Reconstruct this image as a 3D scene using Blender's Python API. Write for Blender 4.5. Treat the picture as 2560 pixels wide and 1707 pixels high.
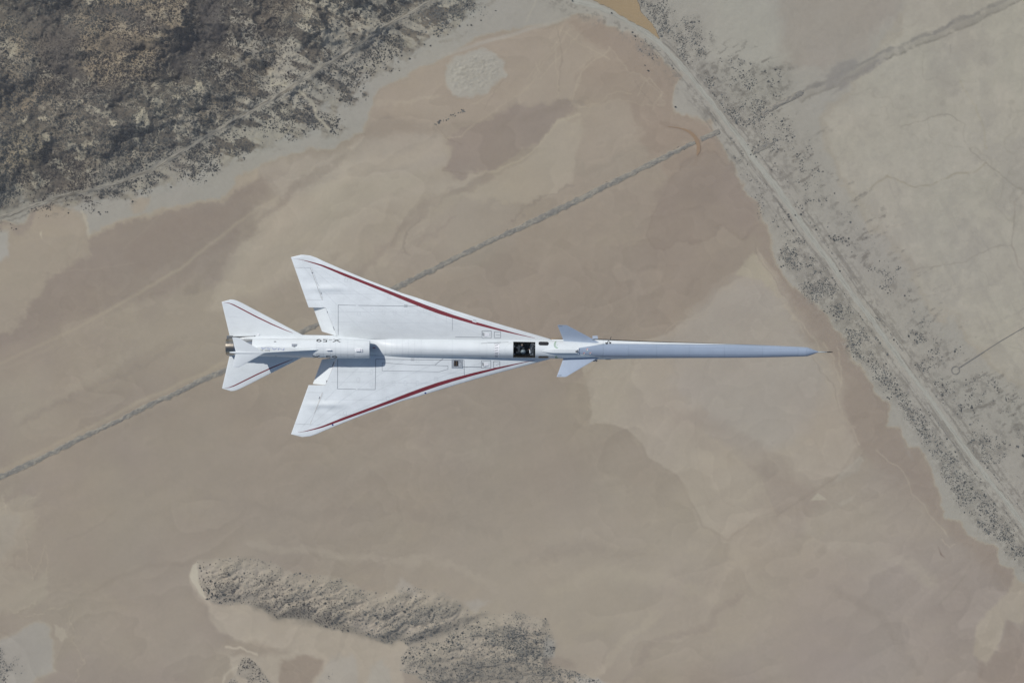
import bpy, bmesh, math, random
import numpy as np
from mathutils import Vector, Matrix
random.seed(7); rng = np.random.default_rng(11)
for o in list(bpy.data.objects): bpy.data.objects.remove(o)
SC = bpy.context.scene
C = SC.collection
R = math.radians

# ------------------------------------------------------------ camera, sky, sun
CAMZ = 150.0                       # metres above the aircraft
PX = 0.02                          # metres per photo pixel at the aircraft
PY = PX*1.0125                     # same across the banked span
GZ = -1850.0                       # ground level
K = PX*(CAMZ-GZ)/CAMZ              # metres per photo pixel on the ground
cd = bpy.data.cameras.new('camera'); cam = bpy.data.objects.new('camera', cd); C.objects.link(cam)
cam.location = (0, 0, CAMZ); cam.rotation_euler = (0, 0, 0)
cd.sensor_width = 36; cd.lens = 36*CAMZ/(2560*PX); cd.clip_start = 1; cd.clip_end = 120000
SC.camera = cam
SUN_EL, SUN_AZ = R(47), R(-52)     # azimuth clockwise from +Y (top of the picture)
w = bpy.data.worlds.new('World'); SC.world = w; w.use_nodes = True
nt = w.node_tree; bg = nt.nodes['Background']
sky = nt.nodes.new('ShaderNodeTexSky'); sky.sky_type = 'NISHITA'; sky.sun_disc = False
sky.sun_elevation = SUN_EL; sky.sun_rotation = SUN_AZ % (2*math.pi)
nt.links.new(sky.outputs[0], bg.inputs[0]); bg.inputs[1].default_value = 0.075
sd = bpy.data.lights.new('sun', 'SUN'); sun = bpy.data.objects.new('sun', sd); C.objects.link(sun)
sd.energy = 3.3; sd.angle = R(0.53); sd.color = (1.0, 0.965, 0.92)
sv = Vector((math.sin(SUN_AZ)*math.cos(SUN_EL), math.cos(SUN_AZ)*math.cos(SUN_EL), math.sin(SUN_EL)))
sun.rotation_euler = (-sv).to_track_quat('-Z', 'Y').to_euler()
SC.view_settings.view_transform = 'Standard'; SC.view_settings.look = 'None'
SC.view_settings.exposure = 0; SC.view_settings.gamma = 1
SC.render.engine = 'CYCLES'

# ------------------------------------------------------------ helpers
def lin(c):
    c = np.asarray(c, float)/255
    return np.where(c <= .04045, c/12.92, ((c+.055)/1.055)**2.4)
def tag(o, label=None, cat=None, group=None, kind=None):
    if label: o['label'] = label
    if cat: o['category'] = cat
    if group: o['group'] = group
    if kind: o['kind'] = kind
    return o
def mesh_obj(name, verts, faces, mats, parent=None, smooth=False, mi=None):
    me = bpy.data.meshes.new(name)
    me.from_pydata([tuple(map(float, v)) for v in verts], [], [tuple(f) for f in faces])
    if not isinstance(mats, (list, tuple)): mats = [mats]
    for m in mats: me.materials.append(m)
    if mi is not None: me.polygons.foreach_set('material_index', mi)
    if smooth: me.polygons.foreach_set('use_smooth', [True]*len(me.polygons))
    me.validate(); me.update()
    o = bpy.data.objects.new(name, me); C.objects.link(o)
    if parent: o.parent = parent
    return o
def fixn(o):
    bm = bmesh.new(); bm.from_mesh(o.data); bmesh.ops.recalc_face_normals(bm, faces=bm.faces)
    bm.to_mesh(o.data); bm.free(); return o
def sharp(o, deg=35):
    me = o.data
    bm = bmesh.new(); bm.from_mesh(me)
    for e in bm.edges:
        if len(e.link_faces) == 2 and e.calc_face_angle(0) > R(deg): e.smooth = False
    bm.to_mesh(me); bm.free(); return o

def newmat(name):
    m = bpy.data.materials.new(name); m.use_nodes = True
    return m, m.node_tree, m.node_tree.nodes['Principled BSDF']
def mat(name, col, rough=.5, metal=0, var=0.0, vscale=3.0, bump=0.0, coat=0.0):
    m, t, p = newmat(name)
    p.inputs['Roughness'].default_value = rough; p.inputs['Metallic'].default_value = metal
    p.inputs['Coat Weight'].default_value = coat
    tc = t.nodes.new('ShaderNodeTexCoord')
    n = t.nodes.new('ShaderNodeTexNoise'); n.inputs['Scale'].default_value = vscale; n.inputs['Detail'].default_value = 6
    t.links.new(tc.outputs['Object'], n.inputs['Vector'])
    mr = t.nodes.new('ShaderNodeMapRange'); mr.inputs[1].default_value = .3; mr.inputs[2].default_value = .7
    mr.inputs[3].default_value = 1-var; mr.inputs[4].default_value = 1+var
    t.links.new(n.outputs[0], mr.inputs[0])
    mx = t.nodes.new('ShaderNodeVectorMath'); mx.operation = 'SCALE'; mx.inputs[0].default_value = col[:3]
    t.links.new(mr.outputs[0], mx.inputs['Scale']); t.links.new(mx.outputs[0], p.inputs['Base Color'])
    if bump:
        b = t.nodes.new('ShaderNodeBump'); b.inputs['Strength'].default_value = bump; b.inputs['Distance'].default_value = .02
        t.links.new(n.outputs[0], b.inputs['Height']); t.links.new(b.outputs[0], p.inputs['Normal'])
    return m
def math_node(t, op, a, b=None, c=None):
    n = t.nodes.new('ShaderNodeMath'); n.operation = op
    for i, v in enumerate((a, b, c)):
        if v is None: continue
        if isinstance(v, (int, float)): n.inputs[i].default_value = v
        else: t.links.new(v, n.inputs[i])
    return n.outputs[0]

WHITE = (.75, .795, .81)
GREYBLUE = (.305, .37, .465)
def paint_mat(name, nose=False, stain=0.0):
    m, t, p = newmat(name)
    p.inputs['Roughness'].default_value = .38; p.inputs['Specular IOR Level'].default_value = .35
    tc = t.nodes.new('ShaderNodeTexCoord')
    n1 = t.nodes.new('ShaderNodeTexNoise'); n1.inputs['Scale'].default_value = .9; n1.inputs['Detail'].default_value = 8; n1.inputs['Roughness'].default_value = .65
    n2 = t.nodes.new('ShaderNodeTexNoise'); n2.inputs['Scale'].default_value = 5; n2.inputs['Detail'].default_value = 5
    mp = t.nodes.new('ShaderNodeMapping'); mp.inputs['Scale'].default_value = (.35, 1, 1)
    t.links.new(tc.outputs['Object'], mp.inputs[0]); t.links.new(mp.outputs[0], n2.inputs[0]); t.links.new(tc.outputs['Object'], n1.inputs[0])
    sx = t.nodes.new('ShaderNodeSeparateXYZ'); t.links.new(tc.outputs['Object'], sx.inputs[0])
    f1 = math_node(t, 'MULTIPLY_ADD', n1.outputs[0], .22+stain*1.3, .89-stain*.65)
    f2 = math_node(t, 'MULTIPLY_ADD', n2.outputs[0], .14, .93)
    f = math_node(t, 'MULTIPLY', f1, f2)
    if stain:   # greyer, dirtier skin over the tank bay next to the fuselage
        yy = math_node(t, 'ABSOLUTE', sx.outputs[1])
        a = t.nodes.new('ShaderNodeMapRange'); a.inputs[1].default_value = 2.3; a.inputs[2].default_value = .7; a.inputs[3].default_value = 0; a.inputs[4].default_value = 1
        t.links.new(yy, a.inputs[0])
        b = t.nodes.new('ShaderNodeMapRange'); b.inputs[1].default_value = -9.2; b.inputs[2].default_value = -8.0
        t.links.new(sx.outputs[0], b.inputs[0])
        g = math_node(t, 'MULTIPLY', math_node(t, 'MULTIPLY', a.outputs[0], b.outputs[0]), n1.outputs[0])
        side = math_node(t, 'MULTIPLY_ADD', math_node(t, 'GREATER_THAN', sx.outputs[1], 0), .28, .14)
        f = math_node(t, 'SUBTRACT', f, math_node(t, 'MULTIPLY', g, side))
    base = t.nodes.new('ShaderNodeVectorMath'); base.operation = 'SCALE'
    base.inputs[0].default_value = WHITE if stain else tuple(c*.93 for c in WHITE)
    if nose:
        x0 = (1446-1280)*PX; x1 = (1507-1280)*PX
        lim = math_node(t, 'MINIMUM', .335, math_node(t, 'MULTIPLY_ADD', math_node(t, 'SUBTRACT', sx.outputs[0], x0), (.335-.15)/(x1-x0), .15))
        ins = math_node(t, 'LESS_THAN', math_node(t, 'ABSOLUTE', sx.outputs[1]), lim)
        ins = math_node(t, 'MULTIPLY', ins, math_node(t, 'GREATER_THAN', sx.outputs[0], x0))
        mx = t.nodes.new('ShaderNodeMix'); mx.data_type = 'RGBA'
        mx.inputs[6].default_value = (*[c*.93 for c in WHITE], 1); mx.inputs[7].default_value = (*GREYBLUE, 1)
        t.links.new(ins, mx.inputs[0]); t.links.new(mx.outputs[2], base.inputs[0])
    t.links.new(f, base.inputs['Scale']); t.links.new(base.outputs[0], p.inputs['Base Color'])
    return m
M_white = paint_mat('white_paint')
M_wing = paint_mat('wing_paint', stain=.20)
M_body = paint_mat('body_paint', nose=True)
M_greyb = mat('grey_blue_paint', GREYBLUE, .45, var=.05)
M_canard = mat('canard_paint', (.36, .43, .53), .5, var=.04)
M_belly = mat('belly_shade_grey', (.045, .045, .05), .5, var=.1)  # shade under the chine put into the colour of the lower hull
M_red = mat('red_stripe', (.20, .030, .040), .45, var=.12, vscale=4)
M_line = mat('panel_line', (.16, .18, .21), .7, var=.2)
M_faint = mat('faint_panel_line', (.60, .64, .66), .7, var=.1, vscale=9)
M_seam = mat('hairline_seam', (.50, .54, .57), .7, var=.1, vscale=9)
M_black = mat('black_paint', (.018, .019, .022), .45, var=.1)
M_logob = mat('pale_blue_lettering', (.33, .38, .58), .5)
M_green = mat('green_marking', (.10, .30, .10), .5)
M_redm = mat('red_marking', (.42, .03, .03), .5)
M_bluem = mat('blue_marking', (.04, .07, .26), .5)
M_wpaint = mat('clean_white_marking', (.82, .83, .85), .4)
M_dark = mat('cockpit_dark', (.012, .014, .018), .6, var=.3, vscale=12)
M_dark2 = mat('cockpit_grey', (.05, .055, .062), .6, var=.3, vscale=20)
M_steel = mat('brushed_steel', (.50, .50, .50), .28, 1, var=.25, vscale=8)
M_gold = mat('heat_tinted_steel', (.36, .325, .27), .32, 1, var=.35, vscale=6)
M_duct = mat('duct_dark', (.03, .03, .033), .6)
M_shelf = mat('exhaust_deck', (.16, .17, .18), .5, .4, var=.2)
M_strip = mat('orange_brown_strip', (.45, .26, .06), .6)

# ------------------------------------------------------------ aircraft frame
YAW, ROLL = -math.atan2(17, 1514), R(9.0)
jet = bpy.data.objects.new('jet_aircraft', None); C.objects.link(jet)
jet.location = (0, (853.5-871.0)*PX, 0); jet.rotation_euler = (ROLL, 0, YAW)
tag(jet, 'long needle-nosed white delta jet with red stripes flying over the dry lakebed', 'aircraft')
MW = Matrix.Translation(jet.location) @ jet.rotation_euler.to_matrix().to_4x4()
def X(s): return (s-1280)*PX
def ax(s): return 863+(s-567)*17/1514
def inv(px, py, z=0.0, surf=None):
    """local (x, y, z) of the aircraft that is seen at photo pixel px, py at local height z (or on surf(x,y))"""
    x, y = X(px), (ax(px)-py)*PX
    zz = z
    for _ in range(14):
        if surf is not None: zz = surf(x, y)
        q = MW @ Vector((x, y, zz)); f = CAMZ/(CAMZ-q.z)
        ex = px-(1280+q.x*f/PX); ey = py-(853.5-q.y*f/PX)
        x += ex*PX; y -= ey*PX
    return x, y, zz

# wing planform (s in photo pixels along the axis, half span in metres)
WHW = [(727,221),(754,227.5)]
LE = [(0,1440),(25,1375),(33.5,1345),(53.2,1274),(73.3,1203),(95,1131),(99,1120),(117.8,1060),(124.5,1040),(135,1004),(142,986),(162,932),(168.5,914),(190,861),(211,811),(219.5,793),(225.5,776),(227.5,757)]
TEp = [(0,806),(97,771.5),(221,727.5),(227.4,754)]
def sLE(w): return float(np.interp(w, [a for a,b in LE], [b for a,b in LE]))
def sTE(w): return float(np.interp(w, [a for a,b in TEp], [b for a,b in TEp]))
def wing_z(x, y, top=True):
    w_ = abs(y)/PY; s = x/PX+1280
    le, te = sLE(w_), sTE(w_)
    c = max(le-te, 4); u = min(max((le-s)/c, 0), 1)
    chord = c*PX
    t = (.020*chord+.012)*(1.0 if top else .8)
    prof = 2.6*math.sqrt(u)*(1-u)**.8*.72 + .0 if u < 1 else 0
    prof = min(prof, 1.1)
    z = .03 + .0 + (t*prof if top else -t*prof) + (.006 if top else -.006)
    if top:
        b = math.exp(-((w_-145)/7.5)**2)*math.exp(-(((s-815)/42)**2))
        z += .075*b
    return z
def wtop(x, y): return wing_z(x, y, True)

def patch(name, ws, f0, f1, n, zt, zb, sgn, material, parent=jet, smooth=True, clip=None):
    """closed solid between trailing f1(w) and leading f0(w) lines (photo px) over half-span stations ws"""
    V, F = [], []
    us = [(1-math.cos(math.pi*i/n))/2 for i in range(n+1)]
    m = n+1
    for w_ in ws:
        a, b = f0(w_), f1(w_); y_ = sgn*w_*PY; c = clip(w_) if clip else -1e9
        for u in us:
            s = max(a+(b-a)*u, c); V.append((X(s), y_, zt(X(s), y_)))
        for u in us:
            s = max(a+(b-a)*u, c); V.append((X(s), y_, min(zb(X(s), y_), zt(X(s), y_)-.004)))
    k = 2*m
    for i in range(len(ws)-1):
        for j in range(n):
            F.append((i*k+j, i*k+j+1, (i+1)*k+j+1, (i+1)*k+j))
            F.append((i*k+m+j, (i+1)*k+m+j, (i+1)*k+m+j+1, i*k+m+j+1))
        for j in (0, n): F.append((i*k+j, (i+1)*k+j, (i+1)*k+m+j, i*k+m+j))
    for i in (0, len(ws)-1):
        for j in range(n): F.append((i*k+j, i*k+j+1, i*k+m+j+1, i*k+m+j))
    o = fixn(mesh_obj(name, V, F, material, parent, smooth)); return sharp(o)

def hinge(w_):          # flap hinge line
    return 814+(97-w_)/65*27
def ail(w_):            # aileron hinge line
    return float(np.interp(w_, [115, 195], [807, 776.5]))
def wing_te(w_):
    if w_ < 97: return hinge(max(w_, 20))
    if 115 < w_ < 195: return ail(w_)
    return sTE(w_)
WS = list(np.linspace(20.6, 96.99, 20))+[97.01, 104, 110, 114.99, 115.01]+list(np.linspace(119, 191, 19))+[194.99, 195.01, 200, 206, 211, 216, 219.5, 221, 222, 224, 225.5, 226.6, 227.3]
zb = lambda x, y: wing_z(x, y, False)
for sg in (1, -1):
    wg = patch('wing', WS, lambda w_: sLE(w_), sTE, 56, wtop, zb, sg, M_wing, clip=wing_te)
    al = patch('aileron', [115.4]+list(np.linspace(120, 190, 15))+[194.6], lambda w_: ail(w_)-.9, sTE, 8, wtop, zb, sg, M_wing)
    # flap: drooped about its hinge
    V, F = [], []
    droop = R(26)
    wl = [97-.8, 80, 60, 44, 35, 28]
    for w_ in wl:
        h = hinge(w_)-.5
        te = 781+(97-w_)/(97-35)*23 if w_ > 35 else 804+(35-w_)*4.6
        te = min(te, h-3)
        c = (h-te)*PX/math.cos(droop)
        z0 = wtop(X(h), w_*PY)-.012
        for u in (0, .05, .5, 1):
            th = .05*(1-u)+.006
            if u == 0: th = .02
            x = X(h)-c*u*math.cos(droop); z = z0-c*u*math.sin(droop)
            V.append((x, sg*w_*PY, z)); 
        for u in (0, .05, .5, 1):
            th = .09*(1-u)+.008
            x = X(h)-c*u*math.cos(droop); z = z0-c*u*math.sin(droop)
            V.append((x, sg*w_*PY, z-th))
    for i in range(len(wl)-1):
        for j in range(3):
            F.append((i*8+j, i*8+j+1, i*8+8+j+1, i*8+8+j)); F.append((i*8+4+j, i*8+12+j, i*8+13+j, i*8+5+j))
        for j in (0, 3): F.append((i*8+j, i*8+8+j, i*8+12+j, i*8+4+j))
    for i in (0, len(wl)-1):
        for j in range(3): F.append((i*8+j, i*8+j+1, i*8+5+j, i*8+4+j))
    sharp(fixn(mesh_obj('flap', V, F, M_white, jet, True)))

# ------------------------------------------------------------ fuselage
#      s     D    ztop  zband  W    zch   zlow  zbot
ST = [(568, .46, .06, .00, .49,-.03,-.12,-.35),
      (634, .50, .28, .02, .545,.00,-.15,-.50),
      (750, .52, .42, .02, .565,.00,-.20,-.60),
      (850, .52, .44, .02, .56, .00,-.20,-.65),
      (905, .50, .30, .02, .53, .00,-.20,-.65),
      (930, .47, .20, .02, .50, .00,-.20,-.65),
      (955, .47, .30, .02, .50, .00,-.20,-.65),
      (985, .48, .46, .02, .505,.00,-.20,-.65),
      (1030,.48, .56, .02, .505,.00,-.20,-.65),
      (1130,.48, .62, .02, .505,.00,-.20,-.65),
      (1240,.48, .68, .02, .505,.00,-.25,-.68),
      (1283,.475,.70, .02, .50, .00,-.30,-.70),
      (1338,.465,.70, .03, .49, .00,-.35,-.70),
      (1400,.45, .66, .06, .49, .02,-.38,-.70),
      (1446,.41, .60, .13, .50, .05,-.38,-.68),
      (1507,.335,.50, .23, .49, .09,-.38,-.62),
      (1560,.335,.46, .21, .45, .08,-.34,-.55),
      (1650,.33, .41, .18, .405,.06,-.28,-.45),
      (1800,.33, .32, .10, .355,.03,-.18,-.33),
      (1870,.32, .28, .05, .33, .02,-.12,-.28),
      (1930,.28, .25, .03, .295,.01,-.07,-.24),
      (2000,.235,.20, .01, .245,.00,-.03,-.20),
      (2018,.215,.18, .01, .225,.00,-.02,-.18),
      (2028,.155,.13, .00, .16, .00,-.02,-.13),
      (2036,.09, .08, .00, .095,.00,-.01,-.08),
      (2042,.045,.04, .00, .048,.00,-.005,-.04),
      (2046,.02, .02, .00, .022,.00,-.002,-.02)]
STs = np.array([r[0] for r in ST], float); STv = np.array([r[1:] for r in ST], float)
def smooth_interp(s):
    # Catmull-like smoothing by averaging interpolation over a small window
    win = 14 if 640 < s < 1990 else 0.01
    a = [np.array([np.interp(s+d, STs, STv[:, k]) for k in range(7)]) for d in (-win, -win/2, 0, win/2, win)]
    return sum(a)/5
def body_z(x, y):
    D, zt, zbn, W, zc, zl, zo = smooth_interp(x/PX+1280)
    ay = abs(y)
    if ay < D: return zbn+(zt-zbn)*math.sqrt(max(0, 1-(ay/D)**2.0))
    if ay < W: return zbn+(zc-zbn)*(ay-D)/(W-D)
    return zc
ND, NB = 40, 6
def section(s):
    D, zt, zbn, W, zc, zl, zo = smooth_interp(s)
    P = []
    for i in range(ND+1):
        t = math.pi*i/ND
        P.append((D*math.cos(t), zbn+(zt-zbn)*math.sin(t)))
    L = []   # starboard side going down then up the port side
    L.append((-W, zc)); L.append((-W*.985, zc-.012))
    L.append((-W*.97, zl))
    for i in range(1, NB):
        t = math.pi/2*i/NB; L.append((-W*.97*math.cos(t), zl+(zo-zl)*math.sin(t)))
    L.append((0, zo))
    P += L + [(-a, b) for a, b in reversed(L[:-1])]
    return P
def loft_body(name, ss, hole=None, caps=(True, True), mats=None, parent=jet):
    V, F, MI, H = [], [], [], []
    secs = [section(s) for s in ss]; m = len(secs[0])
    for s, P in zip(ss, secs):
        for (y, z) in P: V.append((X(s), y, z))
    for i in range(len(ss)-1):
        for j in range(m):
            j2 = (j+1) % m
            f = (i*m+j, i*m+j2, (i+1)*m+j2, (i+1)*m+j)
            if hole and hole[0]-.01 <= ss[i] and ss[i+1] <= hole[1]+.01 and hole[2] <= j < ND-hole[2] : H.append(f); continue
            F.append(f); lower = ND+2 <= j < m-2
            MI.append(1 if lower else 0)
    if caps[0]: F.append(tuple(range(m))[::-1]); MI.append(1)
    if caps[1]: F.append(tuple(range((len(ss)-1)*m, len(ss)*m))); MI.append(0)
    o = fixn(mesh_obj(name, V, F, mats, parent, True, MI)); sharp(o, 28)
    return o, V, H
bs = sorted(set(list(np.arange(568, 1508, 7.0))+[634, 905, 930, 1283, 1338, 1446, 1507]))
bs = [s for s in bs if not (1276.5 < s < 1283) and not (1338 < s < 1341)]
HK = 7
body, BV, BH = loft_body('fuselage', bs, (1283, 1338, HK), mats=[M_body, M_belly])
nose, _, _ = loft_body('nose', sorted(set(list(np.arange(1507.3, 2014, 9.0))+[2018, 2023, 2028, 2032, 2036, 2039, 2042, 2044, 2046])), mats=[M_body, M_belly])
# pitot probe
def tube(name, pts, rads, material, parent=jet, n=12, smooth=True):
    V, F = [], []
    P = [Vector(p) for p in pts]
    for i, p in enumerate(P):
        d = (P[min(i+1, len(P)-1)]-P[max(i-1, 0)]).normalized()
        a = d.orthogonal().normalized(); b = d.cross(a)
        for k in range(n):
            t = 2*math.pi*k/n; V.append(p+(a*math.cos(t)+b*math.sin(t))*rads[i])
    for i in range(len(P)-1):
        for k in range(n): F.append((i*n+k, i*n+(k+1) % n, (i+1)*n+(k+1) % n, (i+1)*n+k))
    F.append(tuple(range(n))); F.append(tuple(range((len(P)-1)*n, len(P)*n)))
    return fixn(mesh_obj(name, V, F, material, parent, smooth))
pr = tube('pitot_probe', [(X(2045.5), 0, 0), (X(2060), 0, 0), (X(2068), 0, 0)], [.03, .024, .018], mat('probe_grey', (.30, .34, .36), .5))
tube('probe_tip', [(X(2068), 0, 0), (X(2070), 0, 0), (X(2078), 0, 0), (X(2083), 0, 0)], [.018, .03, .024, .006], M_black, pr)

# canopy glass from the removed skin
m, t, p = newmat('canopy_glass')
t.nodes.remove(p); out = t.nodes['Material Output']
tr = t.nodes.new('ShaderNodeBsdfTransparent'); tr.inputs[0].default_value = (.80, .84, .86, 1)
gl = t.nodes.new('ShaderNodeBsdfGlossy'); gl.inputs['Roughness'].default_value = .03
fr = t.nodes.new('ShaderNodeFresnel'); fr.inputs[0].default_value = 1.3
ms = t.nodes.new('ShaderNodeMixShader')
t.links.new(fr.outputs[0], ms.inputs[0]); t.links.new(tr.outputs[0], ms.inputs[1]); t.links.new(gl.outputs[0], ms.inputs[2]); t.links.new(ms.outputs[0], out.inputs[0])
M_glass = m
idx = sorted(set(i for f in BH for i in f)); mp = {a: b for b, a in enumerate(idx)}
can = mesh_obj('canopy', [BV[i] for i in idx], [[mp[i] for i in f] for f in BH], M_glass, jet, True)
# cockpit tub
def box_vf(x0, x1, y0, y1, z0, z1, b=0):
    v = [(x, y, z) for x in (x0, x1) for y in (y0, y1) for z in (z0, z1)]
    f = [(0,1,3,2),(4,6,7,5),(0,4,5,1),(2,3,7,6),(0,2,6,4),(1,5,7,3)]
    return v, f
def boxes(name, L, material, parent, bev=.006, mi=None):
    V, F = [], []
    for b in L:
        v, f = box_vf(*b); n = len(V); V += v; F += [tuple(i+n for i in q) for q in f]
    o = fixn(mesh_obj(name, V, F, material, parent))
    if bev:
        md = o.modifiers.new('bevel', 'BEVEL'); md.width = bev; md.segments = 2; md.limit_method = 'ANGLE'
    return o
x0, x1 = X(1283)+.002, X(1338)-.002
V, F = [], []
tubz = [(.405, .34), (.40, .1), (.36, -.42)]
prof = [(a, b) for a, b in tubz]+[(-a, b) for a, b in reversed(tubz)]
for x in (x0, x1):
    for y, z in prof: V.append((x, y, z))
for j in range(5): F.append((j, j+1, 6+j+1, 6+j))
F += [(0,1,2,3,4,5), (6,7,8,9,10,11)]
tub = mesh_obj('cockpit_tub', V, F, M_dark, jet)
st_ = bpy.data.objects.new('ejection_seat', None); C.objects.link(st_); st_.parent = jet; st_.location = (X(1303), 0, -.35)
boxes('seat_back', [(-.16, -.04, -.21, .21, 0, .78), (-.17, -.05, -.13, .13, .72, .90)], M_dark2, st_, .02)
boxes('seat_pan', [(-.05, .40, -.22, .22, 0, .16)], M_dark2, st_, .02)
for q in (.10, -.15): boxes('seat_rail', [(-.24, -.17, q, q+.05, 0, .85)], mat('rail_metal', (.22, .22, .24), .4, .8), st_, .005)
for q in [(X(1284), X(1287.5), .16, .21, .50, .535), (X(1284.5), X(1288), -.24, -.18, .44, .475)]: boxes('canopy_latch', [q], mat('latch_grey', (.25, .26, .28), .5), jet, .004)
ip = boxes('instrument_panel', [(X(1327), X(1336), -.34, .34, -.2, .28), (X(1324), X(1327.5), -.14, .14, -.25, .05)], M_dark2, jet, .01)
for q in ((-.30, -.02), (.02, .30)): boxes('display_screen', [(X(1325.6), X(1326.9), q[0], q[1], .02, .22)], mat('screen', (.05, .07, .10), .15), ip, .003)
L = []
r2 = random.Random(4)
for k in range(26):
    x = X(r2.uniform(1326, 1336)); y = r2.uniform(-.33, .33); L.append((x, x+r2.uniform(.015, .05), y, y+r2.uniform(.012, .05), .285, .285+r2.uniform(.01, .05)))
M_sw = mat('switch_grey', (.30, .31, .33), .5, var=.5, vscale=30)
for q in L: boxes('panel_switch', [q], M_sw, ip, .003)
for q in (1, -1): boxes('side_console', [(X(1308), X(1326), min(q*.27, q*.37), max(q*.27, q*.37), -.35, .02)], M_dark2, jet, .01)
tube('control_stick', [(X(1321), 0, -.35), (X(1321), 0, -.1), (X(1320), 0, .02)], [.018, .018, .03], M_black, jet)
V = []
for dx, dy in ((1322.5, -.02), (1330, -.06), (1331, -.23), (1324, -.20)): V.append((X(dx), dy, .16+(dx-1322)*.006))
V2 = [(a, b, c-.006) for a, b, c in V]
ch = mesh_obj('paper_chart', V+V2, [(0,1,2,3),(7,6,5,4),(0,4,5,1),(1,5,6,2),(2,6,7,3),(3,7,4,0)], mat('white_paper', (.85, .85, .88), .7))
ch.matrix_world = MW
tag(ch, 'small white paper chart lying before the pilot inside the dark cockpit', 'chart')

# engine nacelle with intake lip and duct
def ring_loft(name, st, material, parent=jet, n=48, closed=(False, False), flat=1.0, smooth=True):
    V, F = [], []
    for (s, r, zc) in st:
        for k in range(n):
            t = 2*math.pi*k/n; V.append((X(s), r*math.cos(t), zc+r*flat*math.sin(t)))
    for i in range(len(st)-1):
        for k in range(n): F.append((i*n+k, i*n+(k+1) % n, (i+1)*n+(k+1) % n, (i+1)*n+k))
    if closed[0]: F.append(tuple(range(n)))
    if closed[1]: F.append(tuple(range((len(st)-1)*n, len(st)*n)))
    o = fixn(mesh_obj(name, V, F, material, parent, smooth)); sharp(o, 40); return o
NC = [(634, .435, .54), (660, .445, .55), (720, .462, .58), (790, .474, .61), (850, .478, .64), (895, .472, .66), (912, .462, .67), (921, .45, .675), (926, .435, .68)]
def nac(s): return (np.interp(s, [a[0] for a in NC], [a[1] for a in NC]), np.interp(s, [a[0] for a in NC], [a[2] for a in NC]))
na = ring_loft('engine_nacelle', NC+[(926.4, .425, .68), (924, .415, .68), (900, .40, .67)], M_white)
ring_loft('intake_duct', [(923.5, .410, .68), (900, .385, .67), (850, .37, .63), (800, .33, .6)], M_duct, na, closed=(False, True))
def nac_z(x, y):
    r, zc = nac(x/PX+1280); return zc+math.sqrt(max(0, r*r-y*y)) if abs(y) < r else zc
# nozzle
nz = ring_loft('exhaust_nozzle', [(633.5, .42, .52), (612, .42, .51), (611, .405, .51), (588, .405, .50)], M_steel, closed=(True, False))
ng = ring_loft('nozzle_shroud', [(587.5, .405, .50), (578, .40, .495), (568, .385, .49), (567.6, .36, .49), (590, .33, .49)], M_gold, nz, closed=(False, True))
V = [];  F = []
for k in range(14):
    t = math.pi*(k+.5)/14+.0
    a = .424
    for s in (590, 609):
        for dt in (-.012, .012): V.append((X(s), a*math.cos(t+dt)*.965, .505+a*math.sin(t+dt)*.965))
    n = k*4; F.append((n, n+1, n+3, n+2))
mesh_obj('nozzle_seam', V, F, M_duct, nz)
# exhaust deck below the nozzle
boxes('exhaust_deck', [(X(567), X(640), -.50, .50, .02, .10)], M_shelf, jet, .02)
for sg in (1, -1):
    pts = [(583, .50), (600, .515), (636, .545), (636, .50), (600, .475), (583, .465)]
    V = [(X(s), sg*y, z) for z in (.05, .14) for s, y in pts]
    F = [tuple(range(6)), tuple(range(6, 12))]+[(i, (i+1) % 6, 6+(i+1) % 6, 6+i) for i in range(6)]
    fixn(mesh_obj('deck_rail', V, F, M_white if sg > 0 else M_white, jet))

# horizontal tail
def stab_te(w_): return float(np.interp(w_, [0, 27, 108, 114.4], [577, 573.5, 554.5, 577]))
def stab_le(w_): return float(np.interp(w_, [0, 27, 105, 110.5, 113.3, 114.4], [812, 758, 607, 595, 587, 578]))
def thin(th, z0, le, te, nose=.7):
    def f(sign):
        def g(x, y):
            w_ = abs(y)/PY; a, b = le(w_), te(w_); u = min(max((a-(x/PX+1280))/max(a-b, 2), 0), 1)
            c = (a-b)*PX
            return z0+sign*(th*c*min(1, 1.9*math.sqrt(u)*(1-u)**.6)+.005)
        return g
    return f(1), f(-1)
szt, szb = thin(.022, .0, stab_le, stab_te)
for sg in (1, -1):
    hs = patch('tailplane', [5, 15, 27, 45, 65, 85, 100, 105, 108, 110.5, 112.5, 113.6, 114.2], stab_le, stab_te, 20, szt, szb, sg, M_white)

# ------------------------------------------------------------ fin, T-tail
def fin_le(z): return float(np.interp(z, [.4, .98, 1.0, 2.2], [830, 822, 812, 665]))
def fin_te(z): return float(np.interp(z, [.4, .95, 2.2], [640, 628, 594]))
def fin_half(s, z):
    a, b = fin_le(z), fin_te(z); u = min(max((a-s)/(a-b), 0), 1)
    tmax = float(np.interp(z, [.4, .95, 2.2], [.16, .135, .035]))
    return tmax*min(1, (u/.75)**.85 if u < .75 else ((1-u)/.25)**.8*.9+.1)*(1 if u > 0 else 0)+.003
V, F = [], []
zs = [.5, .8, .95, 1.1, 1.3, 1.5, 1.7, 1.9, 2.05, 2.2]; n = 24
for z in zs:
    a, b = fin_le(z), fin_te(z)
    ring = []
    for i in range(n+1): s = a+(b-a)*i/n; ring.append((X(s), fin_half(s, z), z))
    for i in range(n, -1, -1): s = a+(b-a)*i/n; ring.append((X(s), -fin_half(s, z), z))
    V += ring
m_ = 2*(n+1)
for i in range(len(zs)-1):
    for j in range(m_): F.append((i*m_+j, i*m_+(j+1) % m_, (i+1)*m_+(j+1) % m_, (i+1)*m_+j))
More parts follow.
